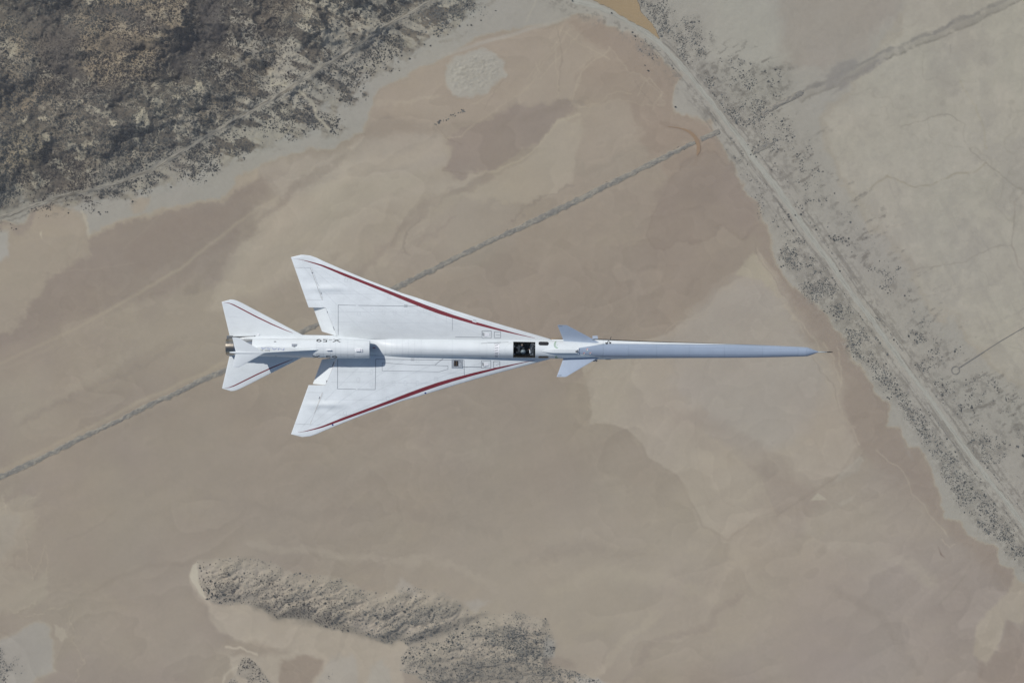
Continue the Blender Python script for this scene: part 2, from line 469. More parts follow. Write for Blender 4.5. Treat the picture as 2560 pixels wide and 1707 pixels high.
F.append(tuple(range(m_))); F.append(tuple(range((len(zs)-1)*m_, len(zs)*m_)))
fin = sharp(fixn(mesh_obj('tail_fin', V, F, M_white, jet, True)), 50)
ZT = 2.2
def tt_le(w_): return float(np.interp(w_, [0, 36.2, 37], [672, 607, 600]))
def tt_te(w_): return float(np.interp(w_, [0, 37], [600, 591]))
tzt, tzb = thin(.03, ZT, tt_le, tt_te)
for sg in (1, -1):
    patch('upper_tailplane', [0, 6, 14, 24, 32, 36, 37], tt_le, tt_te, 14, tzt, tzb, sg, M_white)
tube('tail_pod', [(X(583), 0, ZT+.0), (X(588), 0, ZT+.01), (X(600), 0, ZT+.01), (X(630), 0, ZT+.01), (X(655), 0, ZT), (X(668), 0, ZT-.01), (X(674), 0, ZT-.01)], [.008, .035, .055, .06, .05, .03, .004], M_white, fin, 16)

# ------------------------------------------------------------ canards
def ca_le(w_): return float(np.interp(w_, [0, 14, 63, 65], [1530, 1506, 1418, 1414]))
def ca_te(w_): return float(np.interp(w_, [0, 24, 65], [1411, 1408, 1392]))
_a, _b = thin(.018, .0, ca_le, ca_te)
dih = lambda y: .17+max(0, abs(y)-.44)*.50
ctz = lambda x, y: _a(x, y)+dih(y)
cbz = lambda x, y: _b(x, y)+dih(y)
for sg in (1, -1):
    cn = patch('canard', [16, 24, 34, 44, 54, 60, 63, 64.5], ca_le, ca_te, 16, ctz, cbz, sg, M_canard)
    # filler root
# small fences below the canards
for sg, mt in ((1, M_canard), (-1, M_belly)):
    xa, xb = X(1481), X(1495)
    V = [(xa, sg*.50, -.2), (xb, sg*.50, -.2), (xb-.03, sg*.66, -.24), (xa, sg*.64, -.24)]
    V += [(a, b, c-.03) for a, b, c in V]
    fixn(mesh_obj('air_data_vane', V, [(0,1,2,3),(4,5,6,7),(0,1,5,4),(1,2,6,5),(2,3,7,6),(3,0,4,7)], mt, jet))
tube('side_probe', [(X(1526), .48, -.1), (X(1526), .60, -.12), (X(1529), .62, -.12)], [.014, .014, .012], M_duct, jet, 8)
tube('side_strip', [(X(1376), .5, -.04), (X(1385), .515, -.05), (X(1406), .515, -.05)], [.012, .014, .012], M_strip, jet, 8)  # thin orange-brown strip along the port side

# camera fairing on top of the forebody
V, F = [], []
fs = [1356, 1362, 1370, 1382, 1400, 1420, 1436, 1442, 1444.5]
for s in fs:
    k = min(1, (s-1354)/22)
    wd = .105*(.35+.65*k); top = body_z(X(s), 0)+.10*k**.8 - (.05 if s > 1444 else 0)
    zb_ = body_z(X(s), wd)-.03
    prof = [(wd*1.1, zb_), (wd, zb_+.05), (wd*.93, top-.03), (wd*.75, top), (0, top+.008)]
    prof = prof+[(-a, b) for a, b in reversed(prof[:-1])]
    V += [(X(s), a, b) for a, b in prof]
q = 9
for i in range(len(fs)-1):
    for j in range(q-1): F.append((i*q+j, i*q+j+1, (i+1)*q+j+1, (i+1)*q+j))
F.append(tuple(range(q))); F.append(tuple(range((len(fs)-1)*q, len(fs)*q)))
cf = sharp(fixn(mesh_obj('vision_camera_fairing', V, F, M_white, jet, True)), 40)
zt_ = body_z(X(1441), 0)+.11
boxes('camera_window', [(X(1438.2), X(1443), -.035, .035, zt_-.05, zt_+.006)], M_black, cf, .005)
boxes('fairing_front_rim', [(X(1444.6), X(1446.4), -.15, .15, body_z(X(1445), .15)-.05, body_z(X(1445), 0)+.035)], M_wpaint, cf, .01)

# ------------------------------------------------------------ decals that hug a surface
def nhat(surf, x, y, e=.01):
    dx = (surf(x+e, y)-surf(x-e, y))/(2*e); dy = (surf(x, y+e)-surf(x, y-e))/(2*e)
    return Vector((-dx, -dy, 1)).normalized()
def lift(surf, x, y, off): 
    return Vector((x, y, surf(x, y)))+nhat(surf, x, y)*off
class Strips:
    def __init__(s): s.V, s.F, s.S = [], [], []
    def line(s, pts, wd, surf, off=.003, px=True, step=.12, closed=False):
        P = []; s.S.append((len(s.V), len(s.F)))
        for p_ in pts:
            if px: a = inv(p_[0], p_[1], surf=surf); P.append(Vector((a[0], a[1])))
            else: P.append(Vector(p_))
        if closed: P.append(P[0])
        for a, b in zip(P, P[1:]):
            d = b-a; L = d.length
            if L < 1e-6: continue
            nn = max(1, int(L/step)); pr_ = Vector((-d.y, d.x)).normalized()*wd/2; e = d.normalized()*wd/2
            a2, b2 = a-e, b+e
            base = len(s.V)
            for i in range(nn+1):
                c = a2+(b2-a2)*i/nn
                for q_ in (c+pr_, c-pr_): s.V.append(lift(surf, q_.x, q_.y, off))
            for i in range(nn): s.F.append((base+2*i, base+2*i+1, base+2*i+3, base+2*i+2))
    def poly(s, rows, surf, off):
        s.S.append((len(s.V), len(s.F))); base = len(s.V); m = len(rows[0])
        for r_ in rows:
            for (x, y) in r_: s.V.append(lift(surf, x, y, off))
        for i in range(len(rows)-1):
            for j in range(m-1): s.F.append((base+i*m+j, base+i*m+j+1, base+(i+1)*m+j+1, base+(i+1)*m+j))
    def ring(s, cx, cy, rx, ry, wd, surf, off=.003, n=20, a0=0, a1=360, px=True, sup=1.0):
        if px: c = inv(cx, cy, surf=surf)
        else: c = (cx, cy)
        rows = []
        for i in range(n+1):
            t_ = R(a0+(a1-a0)*i/n); cc, ss = math.cos(t_), math.sin(t_)
            cc = math.copysign(abs(cc)**sup, cc); ss = math.copysign(abs(ss)**sup, ss)
            rows.append([(c[0]+cc*(rx-wd/2), c[1]+ss*(ry-wd/2)), (c[0]+cc*(rx+wd/2), c[1]+ss*(ry+wd/2))])
        s.poly(rows, surf, off)
    def disc(s, cx, cy, r, surf, off=.003, px=True, ry=None):
        c = inv(cx, cy, surf=surf) if px else (cx, cy); ry = ry or r
        rows = []
        for i in range(21):
            t_ = 2*math.pi*i/20; rows.append([(c[0]+r*.02*math.cos(t_), c[1]+ry*.02*math.sin(t_)), (c[0]+r*.55*math.cos(t_), c[1]+ry*.55*math.sin(t_)), (c[0]+r*math.cos(t_), c[1]+ry*math.sin(t_))])
        s.poly(rows, surf, off)
    def quad(s, p0, p1, surf, off=.003, nx=4, ny=4):
        a = inv(p0[0], p0[1], surf=surf); b = inv(p1[0], p1[1], surf=surf)
        s.poly([[(a[0]+(b[0]-a[0])*i/nx, a[1]+(b[1]-a[1])*j/ny) for j in range(ny+1)] for i in range(nx+1)], surf, off)
    def build(s, name, material, parent=jet, each=False):
        if not each: return mesh_obj(name, s.V, s.F, material, parent)
        E = s.S+[(len(s.V), len(s.F))]
        if each == 'near':      # neighbouring strokes form one marking
            K_ = [E[0]]
            for e in E[1:-1]:
                if (Vector(s.V[e[0]])-Vector(s.V[e[0]-1])).length > .6: K_.append(e)
            E = K_+[E[-1]]
        for (v0, f0), (v1, f1) in zip(E, E[1:]):
            if f1 > f0: mesh_obj(name, s.V[v0:v1], [[i-v0 for i in f] for f in s.F[f0:f1]], material, parent)
# red stripes
WSTR = [(744,216.6,216.2),(758,214.5,213.6),(770,212.3,210.3),(790,207.6,204.4),(807,202.9,198.6),(861,182.9,175.9),(914,162.9,155.6),(968,142.7,134.6),(1021,123,113.2),(1060,108.3,98.4),(1096,95.6,85.6),(1131,83.6,75.2),(1185,67.2,60.2),(1239,52.5,47.3),(1292,38.4,36),(1337,27.6,27.0)]
SSTR = [(561,106.8,106.5),(572,106.4,105),(584.6,102.4,99.6),(600,94.9,91.7),(640,74.6,71.2),(680,55.6,52.6),(712,41.6,39.6),(732,33.4,32.8)]
for sg in (1, -1):
    st = Strips(); rows = []
    for s in np.linspace(744, 1337, 120):
        a = np.interp(s, [q[0] for q in WSTR], [q[1] for q in WSTR]); b = np.interp(s, [q[0] for q in WSTR], [q[2] for q in WSTR])
        rows.append([(X(s), sg*PY*(a+(b-a)*k/4)) for k in range(5)])
    st.poly(rows, wtop, .0035); st.build('wing_stripe', M_red)
    st = Strips(); rows = []
    for s in np.linspace(561, 732, 40):
        a = np.interp(s, [q[0] for q in SSTR], [q[1] for q in SSTR]); b = np.interp(s, [q[0] for q in SSTR], [q[2] for q in SSTR])
        rows.append([(X(s), sg*PY*(a+(b-a)*k/2)) for k in range(3)])
    st.poly(rows, szt, .0035); st.build('tailplane_stripe', M_red)

# panel lines on the wing
LW = .020
st = Strips()
T2 = lambda x, y: (700+x/5.6, 620+y/5.6)
T3 = lambda x, y: (700+x/5.6, 820+y/5.6)
T4 = lambda x, y: (1060+x/5.6, 720+y/5.6)
T1 = lambda x, y: (540+x/5.6, 720+y/5.6)
st.line([T2(815,1215), T2(815,797), T2(1060,803)], LW, wtop); st.line([T2(1100,803), T2(1930,815)], LW, wtop)
st.line([T3(808,440), T3(805,850), T3(1060,856)], LW, wtop); st.line([T3(1090,858), T3(1333,860), T3(1340,435), T4(560,1010), T4(565,1243)], LW, wtop)
st.line([T3(1432,485), T3(1430,597), T3(1940,606), T4(210,1172), T4(335,1135), T4(335,1090), T4(150,1082), T3(1800,512), T3(1432,485)], LW*.8, wtop)
st.line([T4(155,1075), T4(270,985)], LW, wtop)
for (a, b) in (((812,600),(942,702)), ((985,612),(1073,697)), ((803,1015),(935,1117)), ((975,1028),(1062,1115))):
    st.line([T4(a[0],a[1]), T4(b[0],a[1]), T4(b[0],b[1]), T4(a[0],b[1])], LW, wtop, closed=True)
st.line([T4(440,684), T4(808,690)], LW, wtop); st.line([T4(540,1103), T4(800,1107)], LW*1.4, wtop)
st.line([T4(397,420), T4(397,600)], LW*.7, wtop)
st.line([T4(540,1008),T4(540,1080)], LW*.8, wtop)
for (x_, y_) in ((825,625),(825,640),(825,655),(820,1045),(820,1060),(820,1075)): st.line([T4(x_, y_), T4(x_, y_+7)], .03, wtop)
for (x_, y_) in ((1010,655),(1030,657),(1048,659),(1012,1075),(1030,1062),(1045,1062)): st.line([T4(x_, y_), T4(x_+14, y_)], .014, wtop)
st.build('panel_line', M_line, each=True); st = Strips()
# tiny stencils
for k in range(5): st.line([T2(1737+k*10, 800), T2(1742+k*10, 800)], .02, wtop); st.line([T2(1737+k*10, 823), T2(1742+k*10, 823)], .02, wtop)
for k in range(5): st.line([T3(1834+k*10, 425), T3(1840+k*10, 425)], .02, wtop); st.line([T3(1834+k*10, 453), T3(1840+k*10, 453)], .02, wtop)
for k in range(5): st.line([T4(690+k*9, 445+k*2.4), T4(695+k*9, 446+k*2.4)], .02, wtop)
st.build('wing_stencil', M_line, each='near'); st = Strips()
# hinge slots
st.line([T2(450,345), T2(455,350)], .05, wtop); st.line([T2(575,630), T2(578,640)], .05, wtop); 
st.line([T2(660,885), T2(664,905)], .03, wtop); st.line([T2(745,1105), T2(760,1145)], .03, wtop)
st.line([T3(755,475), T3(735,530)], .035, wtop); st.line([T3(655,735), T3(650,750)], .035, wtop)
st.line([T3(555,965), T3(548,985)], .04, wtop); 
st.build('hinge_slot', M_line, each=True)
st = Strips()
for (x_, y_) in ((925,447),(1105,920),(1290,870),(1450,900),(1605,905),(1770,905),(1940,910),(2025,880),(2195,965),(1290,1035),(1600,1098),(1690,1092),(1940,1085),(2190,1090),(930,1208),(1530,690),(1100,1090),(1930,1220)):
    c = T2(x_, y_); st.ring(c[0], c[1], .075, .11, .018, wtop, n=16, sup=.7)
for (x_, y_) in ((1280,615),(1093,722),(1280,790),(1438,765),(1590,768),(1755,768),(1925,770),(2180,715),(1508,985),(910,1190),(1925,450)):
    c = T3(x_, y_); st.ring(c[0], c[1], .075, .11, .018, wtop, n=16, sup=.7)
st.line([T4(315,330), T4(310,598), T4(390,598)], .015, wtop); st.line([T4(330,330), T4(400,350)], .015, wtop)
st.line([T4(400,592), T4(808,600)], .03, wtop)
for (x_, y_) in ((1760,1112),(1860,1112)):
    c = T2(x_, y_); st.ring(c[0], c[1], .09, .05, .018, wtop, n=16)
for y_ in (300, 1255): pass
st.line([T2(452,300), T2(600,700)], .03, wtop); st.line([T3(605,915), T3(445,1290)], .03, wtop)
st.line([T2(190,155), T2(330,148)], .015, wtop)
st.build('access_panel', M_faint, each=True)
for sg in (1, -1):      # rib and spar seams
    st = Strips()
    for w_ in (62, 88, 132, 170, 196):
        a_, b_ = sLE(w_)-14, wing_te(w_)+10
        st.line([(X(a_), sg*w_*PY), (X(b_), sg*w_*PY)], .009, wtop, px=False, step=.5, off=.0025)
    for f_ in (.25, .45, .62, .78):
        P_ = []
        for w_ in (30, 60, 97, 130, 165, 200):
            P_.append((X(sLE(w_)*(1-f_)+sTE(w_)*f_), sg*w_*PY))
        st.line(P_, .009, wtop, px=False, step=.4, off=.0025)
    st.build('wing_seam', M_seam, each=True)
# white stencils on the red stripes
st = Strips()
for k in range(5): st.line([T4(682+k*10, 468+k*3), T4(688+k*10, 470+k*3)], .03, wtop, off=.006); st.line([T4(668+k*10, 1246-k*3), T4(674+k*10, 1244-k*3)], .03, wtop, off=.006)
st.build('stripe_stencil', M_wpaint, each='near')
# wing leading edge light sensors
st = Strips()
for c in (T3(2035,908), T3(737,1353)):
    st.disc(c[0], c[1], .045, wtop, .006)
st.build('leading_edge_light', M_bluem, each=True)
# tailplane lines
st = Strips()
st.line([T1(175,400), T1(305,405)], .014, szt); st.build('tailplane_seam', M_faint)

# scoops in the outlined boxes and the open exhaust port
for (x_, y_) in (T4(880,655), T4(872,1070)):
    a = inv(x_, y_, surf=wtop)
    V = [(a[0]-.13, a[1]-.085, a[2]-.01), (a[0]-.13, a[1]+.085, a[2]-.01), (a[0]+.12, a[1]+.07, a[2]+.0), (a[0]+.12, a[1]-.07, a[2]+.0),
         (a[0]-.13, a[1]-.085, a[2]+.05), (a[0]-.13, a[1]+.085, a[2]+.05), (a[0]+.12, a[1]+.06, a[2]+.008), (a[0]+.12, a[1]-.06, a[2]+.008)]
    sc = fixn(mesh_obj('air_scoop', V, [(0,1,2,3),(4,5,6,7),(0,1,5,4),(1,2,6,5),(2,3,7,6),(3,0,4,7)], M_wpaint, jet))
    boxes('scoop_mouth', [(a[0]-.155, a[0]-.132, a[1]-.08, a[1]+.08, a[2]-.01, a[2]+.012)], M_duct, sc, 0)
a = inv(*T4(462, 1055), surf=wtop)
pt = bpy.data.objects.new('exhaust_port', None); C.objects.link(pt); pt.parent = jet; pt.location = a
boxes('port_frame', [(-.28, .27, .19, .225, -.02, .022), (-.28, .27, -.225, -.19, -.02, .022), (-.28, -.24, -.19, .19, -.02, .022), (.24, .27, -.19, .19, -.02, .022)], mat('frame_silver', (.40, .44, .48), .35), pt, .004)
boxes('port_panel', [(-.24, -.15, -.19, .19, -.03, .012), (.07, .24, -.14, .14, -.03, .016), (-.15, .24, .14, .19, -.03, .014), (-.15, .24, -.19, -.14, -.03, .014)], mat('port_metal', (.34, .37, .40), .4, .1, var=.4, vscale=10), pt, .003)
boxes('port_opening', [(-.15, .07, -.14, .14, -.03, .009)], M_black, pt, 0)
boxes('port_louvre', [(-.04, .0, -.11, .11, .009, .012), (-.12, -.10, -.11, .11, .009, .012)], mat('louvre_bronze', (.16, .11, .07), .5, .5), pt, 0)

# fuselage lines
def hoop(st, s, y0, y1, surf, wd=.014, n=20):
    st.poly([[(X(s)-wd/2, y0+(y1-y0)*i/n), (X(s)+wd/2, y0+(y1-y0)*i/n)] for i in range(n+1)], surf, .003)
st = Strips()
for s in (964, 980, 993, 1007, 1022, 1037.5, 1053.6, 1131, 1198, 1217): hoop(st, s, -.45, .45, body_z, .012)
st.line([(X(985), .02), (X(1130), -.06), (X(1200), -.10)], .012, body_z, px=False); st.line([(X(960), -.30), (X(1200), -.32)], .010, body_z, px=False)
st.line([(X(950), .10), (X(990), -.03)], .012, body_z, px=False)
st.ring(1284, 876, .44, .36, .012, body_z, n=24, a0=110, a1=250)
st.build('fuselage_seam', M_faint, each=True)
st = Strips()
st.line([T4(800,775), T4(880,772)], .016, body_z); st.line([T4(890,765), T4(1080,762)], .022, body_z); st.line([T4(1090,762), T4(1180,758)], .010, body_z)
st.line([T4(800,970), T4(870,972)], .014, body_z)
st.line([T4(985,778), T4(1055,778), T4(1062,880), T4(1055,978), T4(985,978), T4(978,880)], .016, body_z, closed=True, off=.004)
st.build('fuselage_stencil', M_line, each='near')
st = Strips()
c0, c1 = T4(990,785), T4(1052,970)
st.quad((1236.5, 860), (1248, 893.5), body_z, .0025, 2, 14); lb = st.build('louvre_panel', M_wpaint)
st = Strips()
for k, y_ in enumerate((800, 835, 868, 902, 922, 942, 960)):
    st.line([T4(995, y_+8), T4(1030+6*(k % 2), y_)], .026, body_z, off=.006)
st.build('louvre_slots', M_line, lb)
st = Strips()
for s_, y_ in ((1570, .30), (1640, .30), (1722, .30), (1810, .29), (1905, .27), (1994, .21), (2016, .19)): hoop(st, s_, -y_, y_, body_z, .011)
st.line([(X(1570), -.2), (X(1994), -.14)], .009, body_z, px=False, step=.3); st.line([(X(1570), .22), (X(1994), .15)], .009, body_z, px=False, step=.3)
st.build('nose_seam', mat('nose_seam_grey', (.22, .28, .36), .6), nose, each=True)
# side windows
sw = Strips()
for (ya, yb, sg) in ((856.3, 863.2, 1), (893.8, 896.6, -1)):
    pass
def side_window(sg):
    V, F = [], []
    n = 14
    for i in range(n+1):
        s = 1346+(1371.5-1346)*i/n
        e = min(1, math.sqrt(max(0, 1-max(0, (s-1367.5)/4.2)**2)))*min(1, .5+.5*math.sqrt(max(0, min(1, (s-1346)/3.5))))
        for t_ in (0, .5, 1):
            th = R(41-14*e*(t_-.5)*2 if sg > 0 else 40-14*e*(t_-.5)*2)
            D, zt, zbn, W, zc, zl, zo = smooth_interp(s)
            V.append((X(s), sg*(D+.004)*math.cos(th), zbn+(zt-zbn+.004)*math.sin(th)))
    for i in range(n):
        for j in range(2): F.append((i*3+j, i*3+j+1, (i+1)*3+j+1, (i+1)*3+j))
    fixn(mesh_obj('side_window', V, F, mat('dark_glass', (.02, .022, .025), .12), jet, True))
side_window(1); side_window(-1)
# nacelle lines, vents, antenna
def nac_pt(s, phi, off=.003):
    r, zc = nac(s); return (X(s), (r+off)*math.sin(R(phi)), zc+(r+off)*math.cos(R(phi)))
class Cyl(Strips):
    def cl(s, pts, wd, off=.003):
        for (a, b) in zip(pts, pts[1:]):
            n_ = max(2, int(abs(a[0]-b[0])/8)+int(abs(a[1]-b[1])/5)); base = len(s.V)
            ds, dp = b[0]-a[0], (b[1]-a[1])*.008/PX
            L_ = math.hypot(ds, dp); ns, np_ = -dp/L_*wd/2/PX, ds/L_*wd/2/PX
            for i in range(n_+1):
                q0 = a[0]+(b[0]-a[0])*i/n_; q1 = a[1]+(b[1]-a[1])*i/n_
                for sg in (1, -1): s.V.append(nac_pt(q0+sg*ns, q1+sg*np_*PX/.008, off))
            for i in range(n_): s.F.append((base+2*i, base+2*i+1, base+2*i+3, base+2*i+2))
cy = Cyl()
for s in (795, 811, 829, 842, 855, 872, 888): cy.cl([(s, -62), (s, 78)], .010)
cy.cl([(795, 55), (888, 55)], .010); cy.cl([(795, 12), (888, 10)], .010); cy.cl([(700, 12), (795, 12)], .008)
cy.build('nacelle_seams', M_faint, na)
cy = Cyl()
cy.cl([(795, -28), (888, -28)], .012); cy.cl([(795, -28), (795, -62)], .012); cy.cl([(888, -28), (888, -60)], .012)
for s in (811, 829, 842, 855, 872): cy.cl([(s, -28), (s, -60)], .009)
cy.cl([(688, 50), (694, 50)], .05)
cy.cl([(690.5, -62), (694.5, -62)], .05); cy.cl([(877, -78), (882, -78)], .05)
for k in range(9): cy.cl([(674+k*2.9, 74), (675.6+k*2.9, 74)], .02)
for k in range(3): cy.cl([(897+k*2.2, -55), (898+k*2.2, -55)], .02)
cy.build('nacelle_stencils', M_line, na)
a = nac_pt(900, 2, 0)
boxes('nacelle_antenna', [(a[0]-.16, a[0]+.10, a[1]-.075, a[1]+.075, a[2]-.03, a[2]+.07), (a[0]+.10, a[0]+.19, a[1]-.10, a[1]+.06, a[2]-.03, a[2]+.035)], M_wpaint, na, .02)
a = nac_pt(739.5, 22, 0)
boxes('nacelle_vent', [(a[0]-.13, a[0]+.13, a[1]-.08, a[1]+.09, a[2]-.10, a[2]+.012)], mat('vent_grey', (.30, .33, .37), .6), na, .01)
boxes('vent_plug', [(a[0]-.05, a[0]+.06, a[1]-.07, a[1]-.0, a[2]-.05, a[2]+.02)], M_steel, na, .006)
a = nac_pt(826, 0, 0)
boxes('blade_antenna', [(a[0]-.14, a[0]+.12, a[1]-.012, a[1]+.012, a[2]-.02, a[2]+.10)], M_wpaint, na, .01)
st = Strips(); st.line([(X(933), 0), (X(938.5), 0)], .035, lambda x, y: body_z(x, y), px=False, off=.006); st.build('red_tick', M_redm)
a = inv(*T1(598, 650), surf=lambda x, y: .03)
boxes('tail_fitting', [(a[0]-.05, a[0]+.05, a[1]-.04, a[1]+.05, .0, .10)], M_wpaint, jet, .01)

# lettering
def text_mesh(txt):
    cu = bpy.data.curves.new('t', 'FONT'); cu.body = txt; cu.align_x = 'CENTER'; cu.align_y = 'CENTER'; cu.resolution_u = 3
    o = bpy.data.objects.new('t', cu); C.objects.link(o)
    dg = bpy.context.evaluated_depsgraph_get(); me = bpy.data.meshes.new_from_object(o.evaluated_get(dg))
    bm = bmesh.new(); bm.from_mesh(me); bmesh.ops.triangulate(bm, faces=bm.faces)
    for _ in range(2): bmesh.ops.subdivide_edges(bm, edges=[e for e in bm.edges if e.calc_length() > .12], cuts=1, use_grid_fill=False)
    bmesh.ops.triangulate(bm, faces=bm.faces)
    V = np.array([v.co[:2] for v in bm.verts]); F = [[v.index for v in f.verts] for f in bm.faces]; bm.free()
    bpy.data.objects.remove(o); bpy.data.curves.remove(cu)
    V = (V-V.min(0))/(V.max(0)-V.min(0)); return V, F
tv, tf = text_mesh('X-59')
# port: reads from the port side, so upside down in this view
mesh_obj('registration_lettering', [nac_pt(855-u*61.5, 86-v*36, .005) for u, v in tv], tf, M_black, na)
mesh_obj('registration_lettering', [nac_pt(782+u*64, -(75-v*36), .005) for u, v in tv], tf, M_black, na)
tv, tf = text_mesh('NASA')
def fin_pt(s, z, sg, off=.004): return (X(s), sg*(fin_half(s, z)+off), z)
mesh_obj('agency_lettering', [fin_pt(716-u*60, 1.20+v*.42, 1) for u, v in tv], tf, M_logob, fin)
mesh_obj('agency_lettering', [fin_pt(654+u*60, 1.20+v*.42, -1) for u, v in tv], tf, M_logob, fin)
V, F = [], []
for k in range(7):
    if k == 4: continue
    s0 = 682-k*3.4
    n = len(V); V += [fin_pt(s0, 1.72, 1), fin_pt(s0-2.3, 1.72, 1), fin_pt(s0-2.3, 1.84, 1), fin_pt(s0, 1.84, 1)]; F.append((n, n+1, n+2, n+3))
mesh_obj('fin_stencil', V, F, M_black, fin)

# emblems on the forebody
def emblem(px, py, r, name='round_emblem'):
    st = Strips(); st.disc(px, py, r, body_z, .004); d = st.build(name, M_wpaint)
    for (a0, a1, mm) in ((60, 200, M_redm), (-60, 50, M_bluem), (215, 290, M_green)):
        st = Strips(); st.ring(px, py, r*.66, r*.66, r*.42, body_z, .007, 14, a0, a1); st.build('emblem_arc', mm, d)
emblem(1469, 874, .07); emblem(1461, 883.7, .07); emblem(1476.6, 883.3, .07)
for (px_, py_, sc_) in ((1392, 862.3, 1.0), (1393.5, 892.8, .8)):
    st = Strips()
    for (r_, wd, a0, a1) in ((.135, .018, 100, 300), (.10, .012, 110, 285), (.07, .010, 120, 260)):
        st.ring(px_, py_, r_*sc_, r_*sc_*(1 if sc_ == 1 else .75), wd, body_z, .004, 20, a0, a1)
    st.line([(px_, py_), (px_+2*sc_, py_+.2)], .012, body_z)
    st.build('green_swirl_emblem', M_green)
# black mark on the port cheek
st = Strips()
def cheek(x, y): return body_z(x, y)
for seg in (((1515.5,858.2),(1517.8,858.6),(1519.4,856.6),(1519,854.6),(1521,852.6),(1523.5,853.6)), ((1523,857.5),(1527.5,856.5)), ((1524.5,855.5),(1525.5,858.3)), ((1527.2,855.6),(1526,858))):
    st.line(list(seg), .03, cheek, .004)
st.line([(1515,857.4),(1517,858.8)], .06, cheek, .005)
for k in range(4): st.line([(1514.5+k*3.1, 898.3), (1516.8+k*3.1, 898.3)], .03, cheek, .004)
st.build('cheek_marking', M_black)
st = Strips()
ct = lambda x, y: ctz(x, y)
for k in range(4):
    st.line([(1397+k*2.2, 815.3), (1398.5+k*2.2, 815.3)], .03, ct); st.line([(1395+k*2.2, 938.4), (1396.5+k*2.2, 938.4)], .03, ct)
for k in range(4): st.line([(1481+k*1.6, 849+k*.9), (1482+k*1.6, 849.6+k*.9)], .025, ct); st.line([(1487+k*1.6, 903-k*.9), (1488+k*1.6, 902.4-k*.9)], .025, ct)
st.build('canard_stencils', M_line)
# ------------------------------------------------------------ pilot
M_suit = mat('flight_suit', (.030, .033, .035), .8, var=.3, vscale=15); M_skin = mat('skin', (.42, .25, .18), .55, var=.1, vscale=20); M_glove = mat('tan_glove', (.33, .22, .16), .8, var=.2, vscale=20)
M_helmet = mat('helmet_grey', (.30, .34, .36), .35, var=.1, vscale=10)
def skin_body(name, chains, parent=None):
    """chains: list of lists of (co, radius); a chain may start with an int index of an existing vertex"""
    V, E, RR = [], [], []
    for chn in chains:
        prev = None
        for it in chn:
            if isinstance(it, int): prev = it; continue
            V.append(it[0]); RR.append(it[1]); i = len(V)-1
            if prev is not None: E.append((prev, i))
            prev = i
    me = bpy.data.meshes.new(name); me.from_pydata(V, E, []); o = bpy.data.objects.new(name, me); C.objects.link(o)
    o.modifiers.new('skin', 'SKIN')
    for i, r_ in enumerate(RR): o.data.skin_vertices[0].data[i].radius = (r_, r_)
    o.data.skin_vertices[0].data[0].use_root = True
    sb = o.modifiers.new('sub', 'SUBSURF'); sb.levels = 1; sb.render_levels = 1
    dg = bpy.context.evaluated_depsgraph_get(); me2 = bpy.data.meshes.new_from_object(o.evaluated_get(dg))
    bpy.data.objects.remove(o); o = bpy.data.objects.new(name, me2); C.objects.link(o)
    me2.polygons.foreach_set('use_smooth', [True]*len(me2.polygons)); me2.update()
    return o
hx = X(1303)
P0 = [((hx+.06, 0, -.12), .13), ((hx+.05, 0, .02), .135), ((hx+.04, -.01, .18), .15), ((hx+.05, -.03, .29), .10), ((hx+.07, -.06, .37), .055), ((hx+.10, -.08, .46), .085)]
chains = [P0,
  [0, ((hx+.10, .09, -.14), .10), ((hx+.45, .16, -.08), .075), ((hx+.58, .15, -.28), .05)],
  [0, ((hx+.10, -.09, -.14), .10), ((hx+.45, -.16, -.08), .075), ((hx+.58, -.15, -.28), .05)]]
base = 6+6
# arms: left raised, right forward on the stick
chains.append([2, ((hx-.0, .17, .26), .075), ((hx+.10, .30, .18), .048), ((hx+.06, .27, .36), .036), ((hx+.04, .25, .43), .036)])   # 12..15
chains.append([2, ((hx+.02, -.19, .24), .075), ((hx+.20, -.20, .05), .048), ((hx+.33, -.06, .04), .036), ((hx+.37, -.03, .05), .034)])  # 16..19
for k, (dy, ln) in enumerate(((-.032, .07), (-.011, .085), (.011, .08), (.031, .062))):
    chains.append([15, ((hx+.04+dy, .24, .475), .010), ((hx+.04+dy*1.2, .235, .475+ln*.5), .009), ((hx+.05+dy*1.2, .23, .475+ln), .008)])
chains.append([15, ((hx-.0, .255, .45), .011), ((hx-.02, .25, .475), .009)])
for k, (dz, ln) in enumerate(((.028, .06), (.009, .07), (-.010, .065), (-.028, .05))):
    chains.append([19, ((hx+.405, -.02, .05+dz), .010), ((hx+.43, -.005, .05+dz), .009), ((hx+.425, .015, .05+dz), .008)])
chains.append([19, ((hx+.39, -.045, .085), .011), ((hx+.42, -.05, .09), .009)])
pb = skin_body('person', chains)
for m_ in (M_suit, M_skin, M_glove): pb.data.materials.append(m_)
lh, rh, hd = Vector((hx+.04, .245, .48)), Vector((hx+.40, -.02, .05)), Vector((hx+.10, -.08, .46))
for f in pb.data.polygons:
    c = f.center
    f.material_index = 2 if (c-lh).length < .11 else (1 if (c-rh).length < .09 or (c-hd).length < .115 else 0)
pb.matrix_world = MW
tag(pb, 'pilot in dark flight suit and grey helmet seated in the cockpit with one hand raised', 'person')
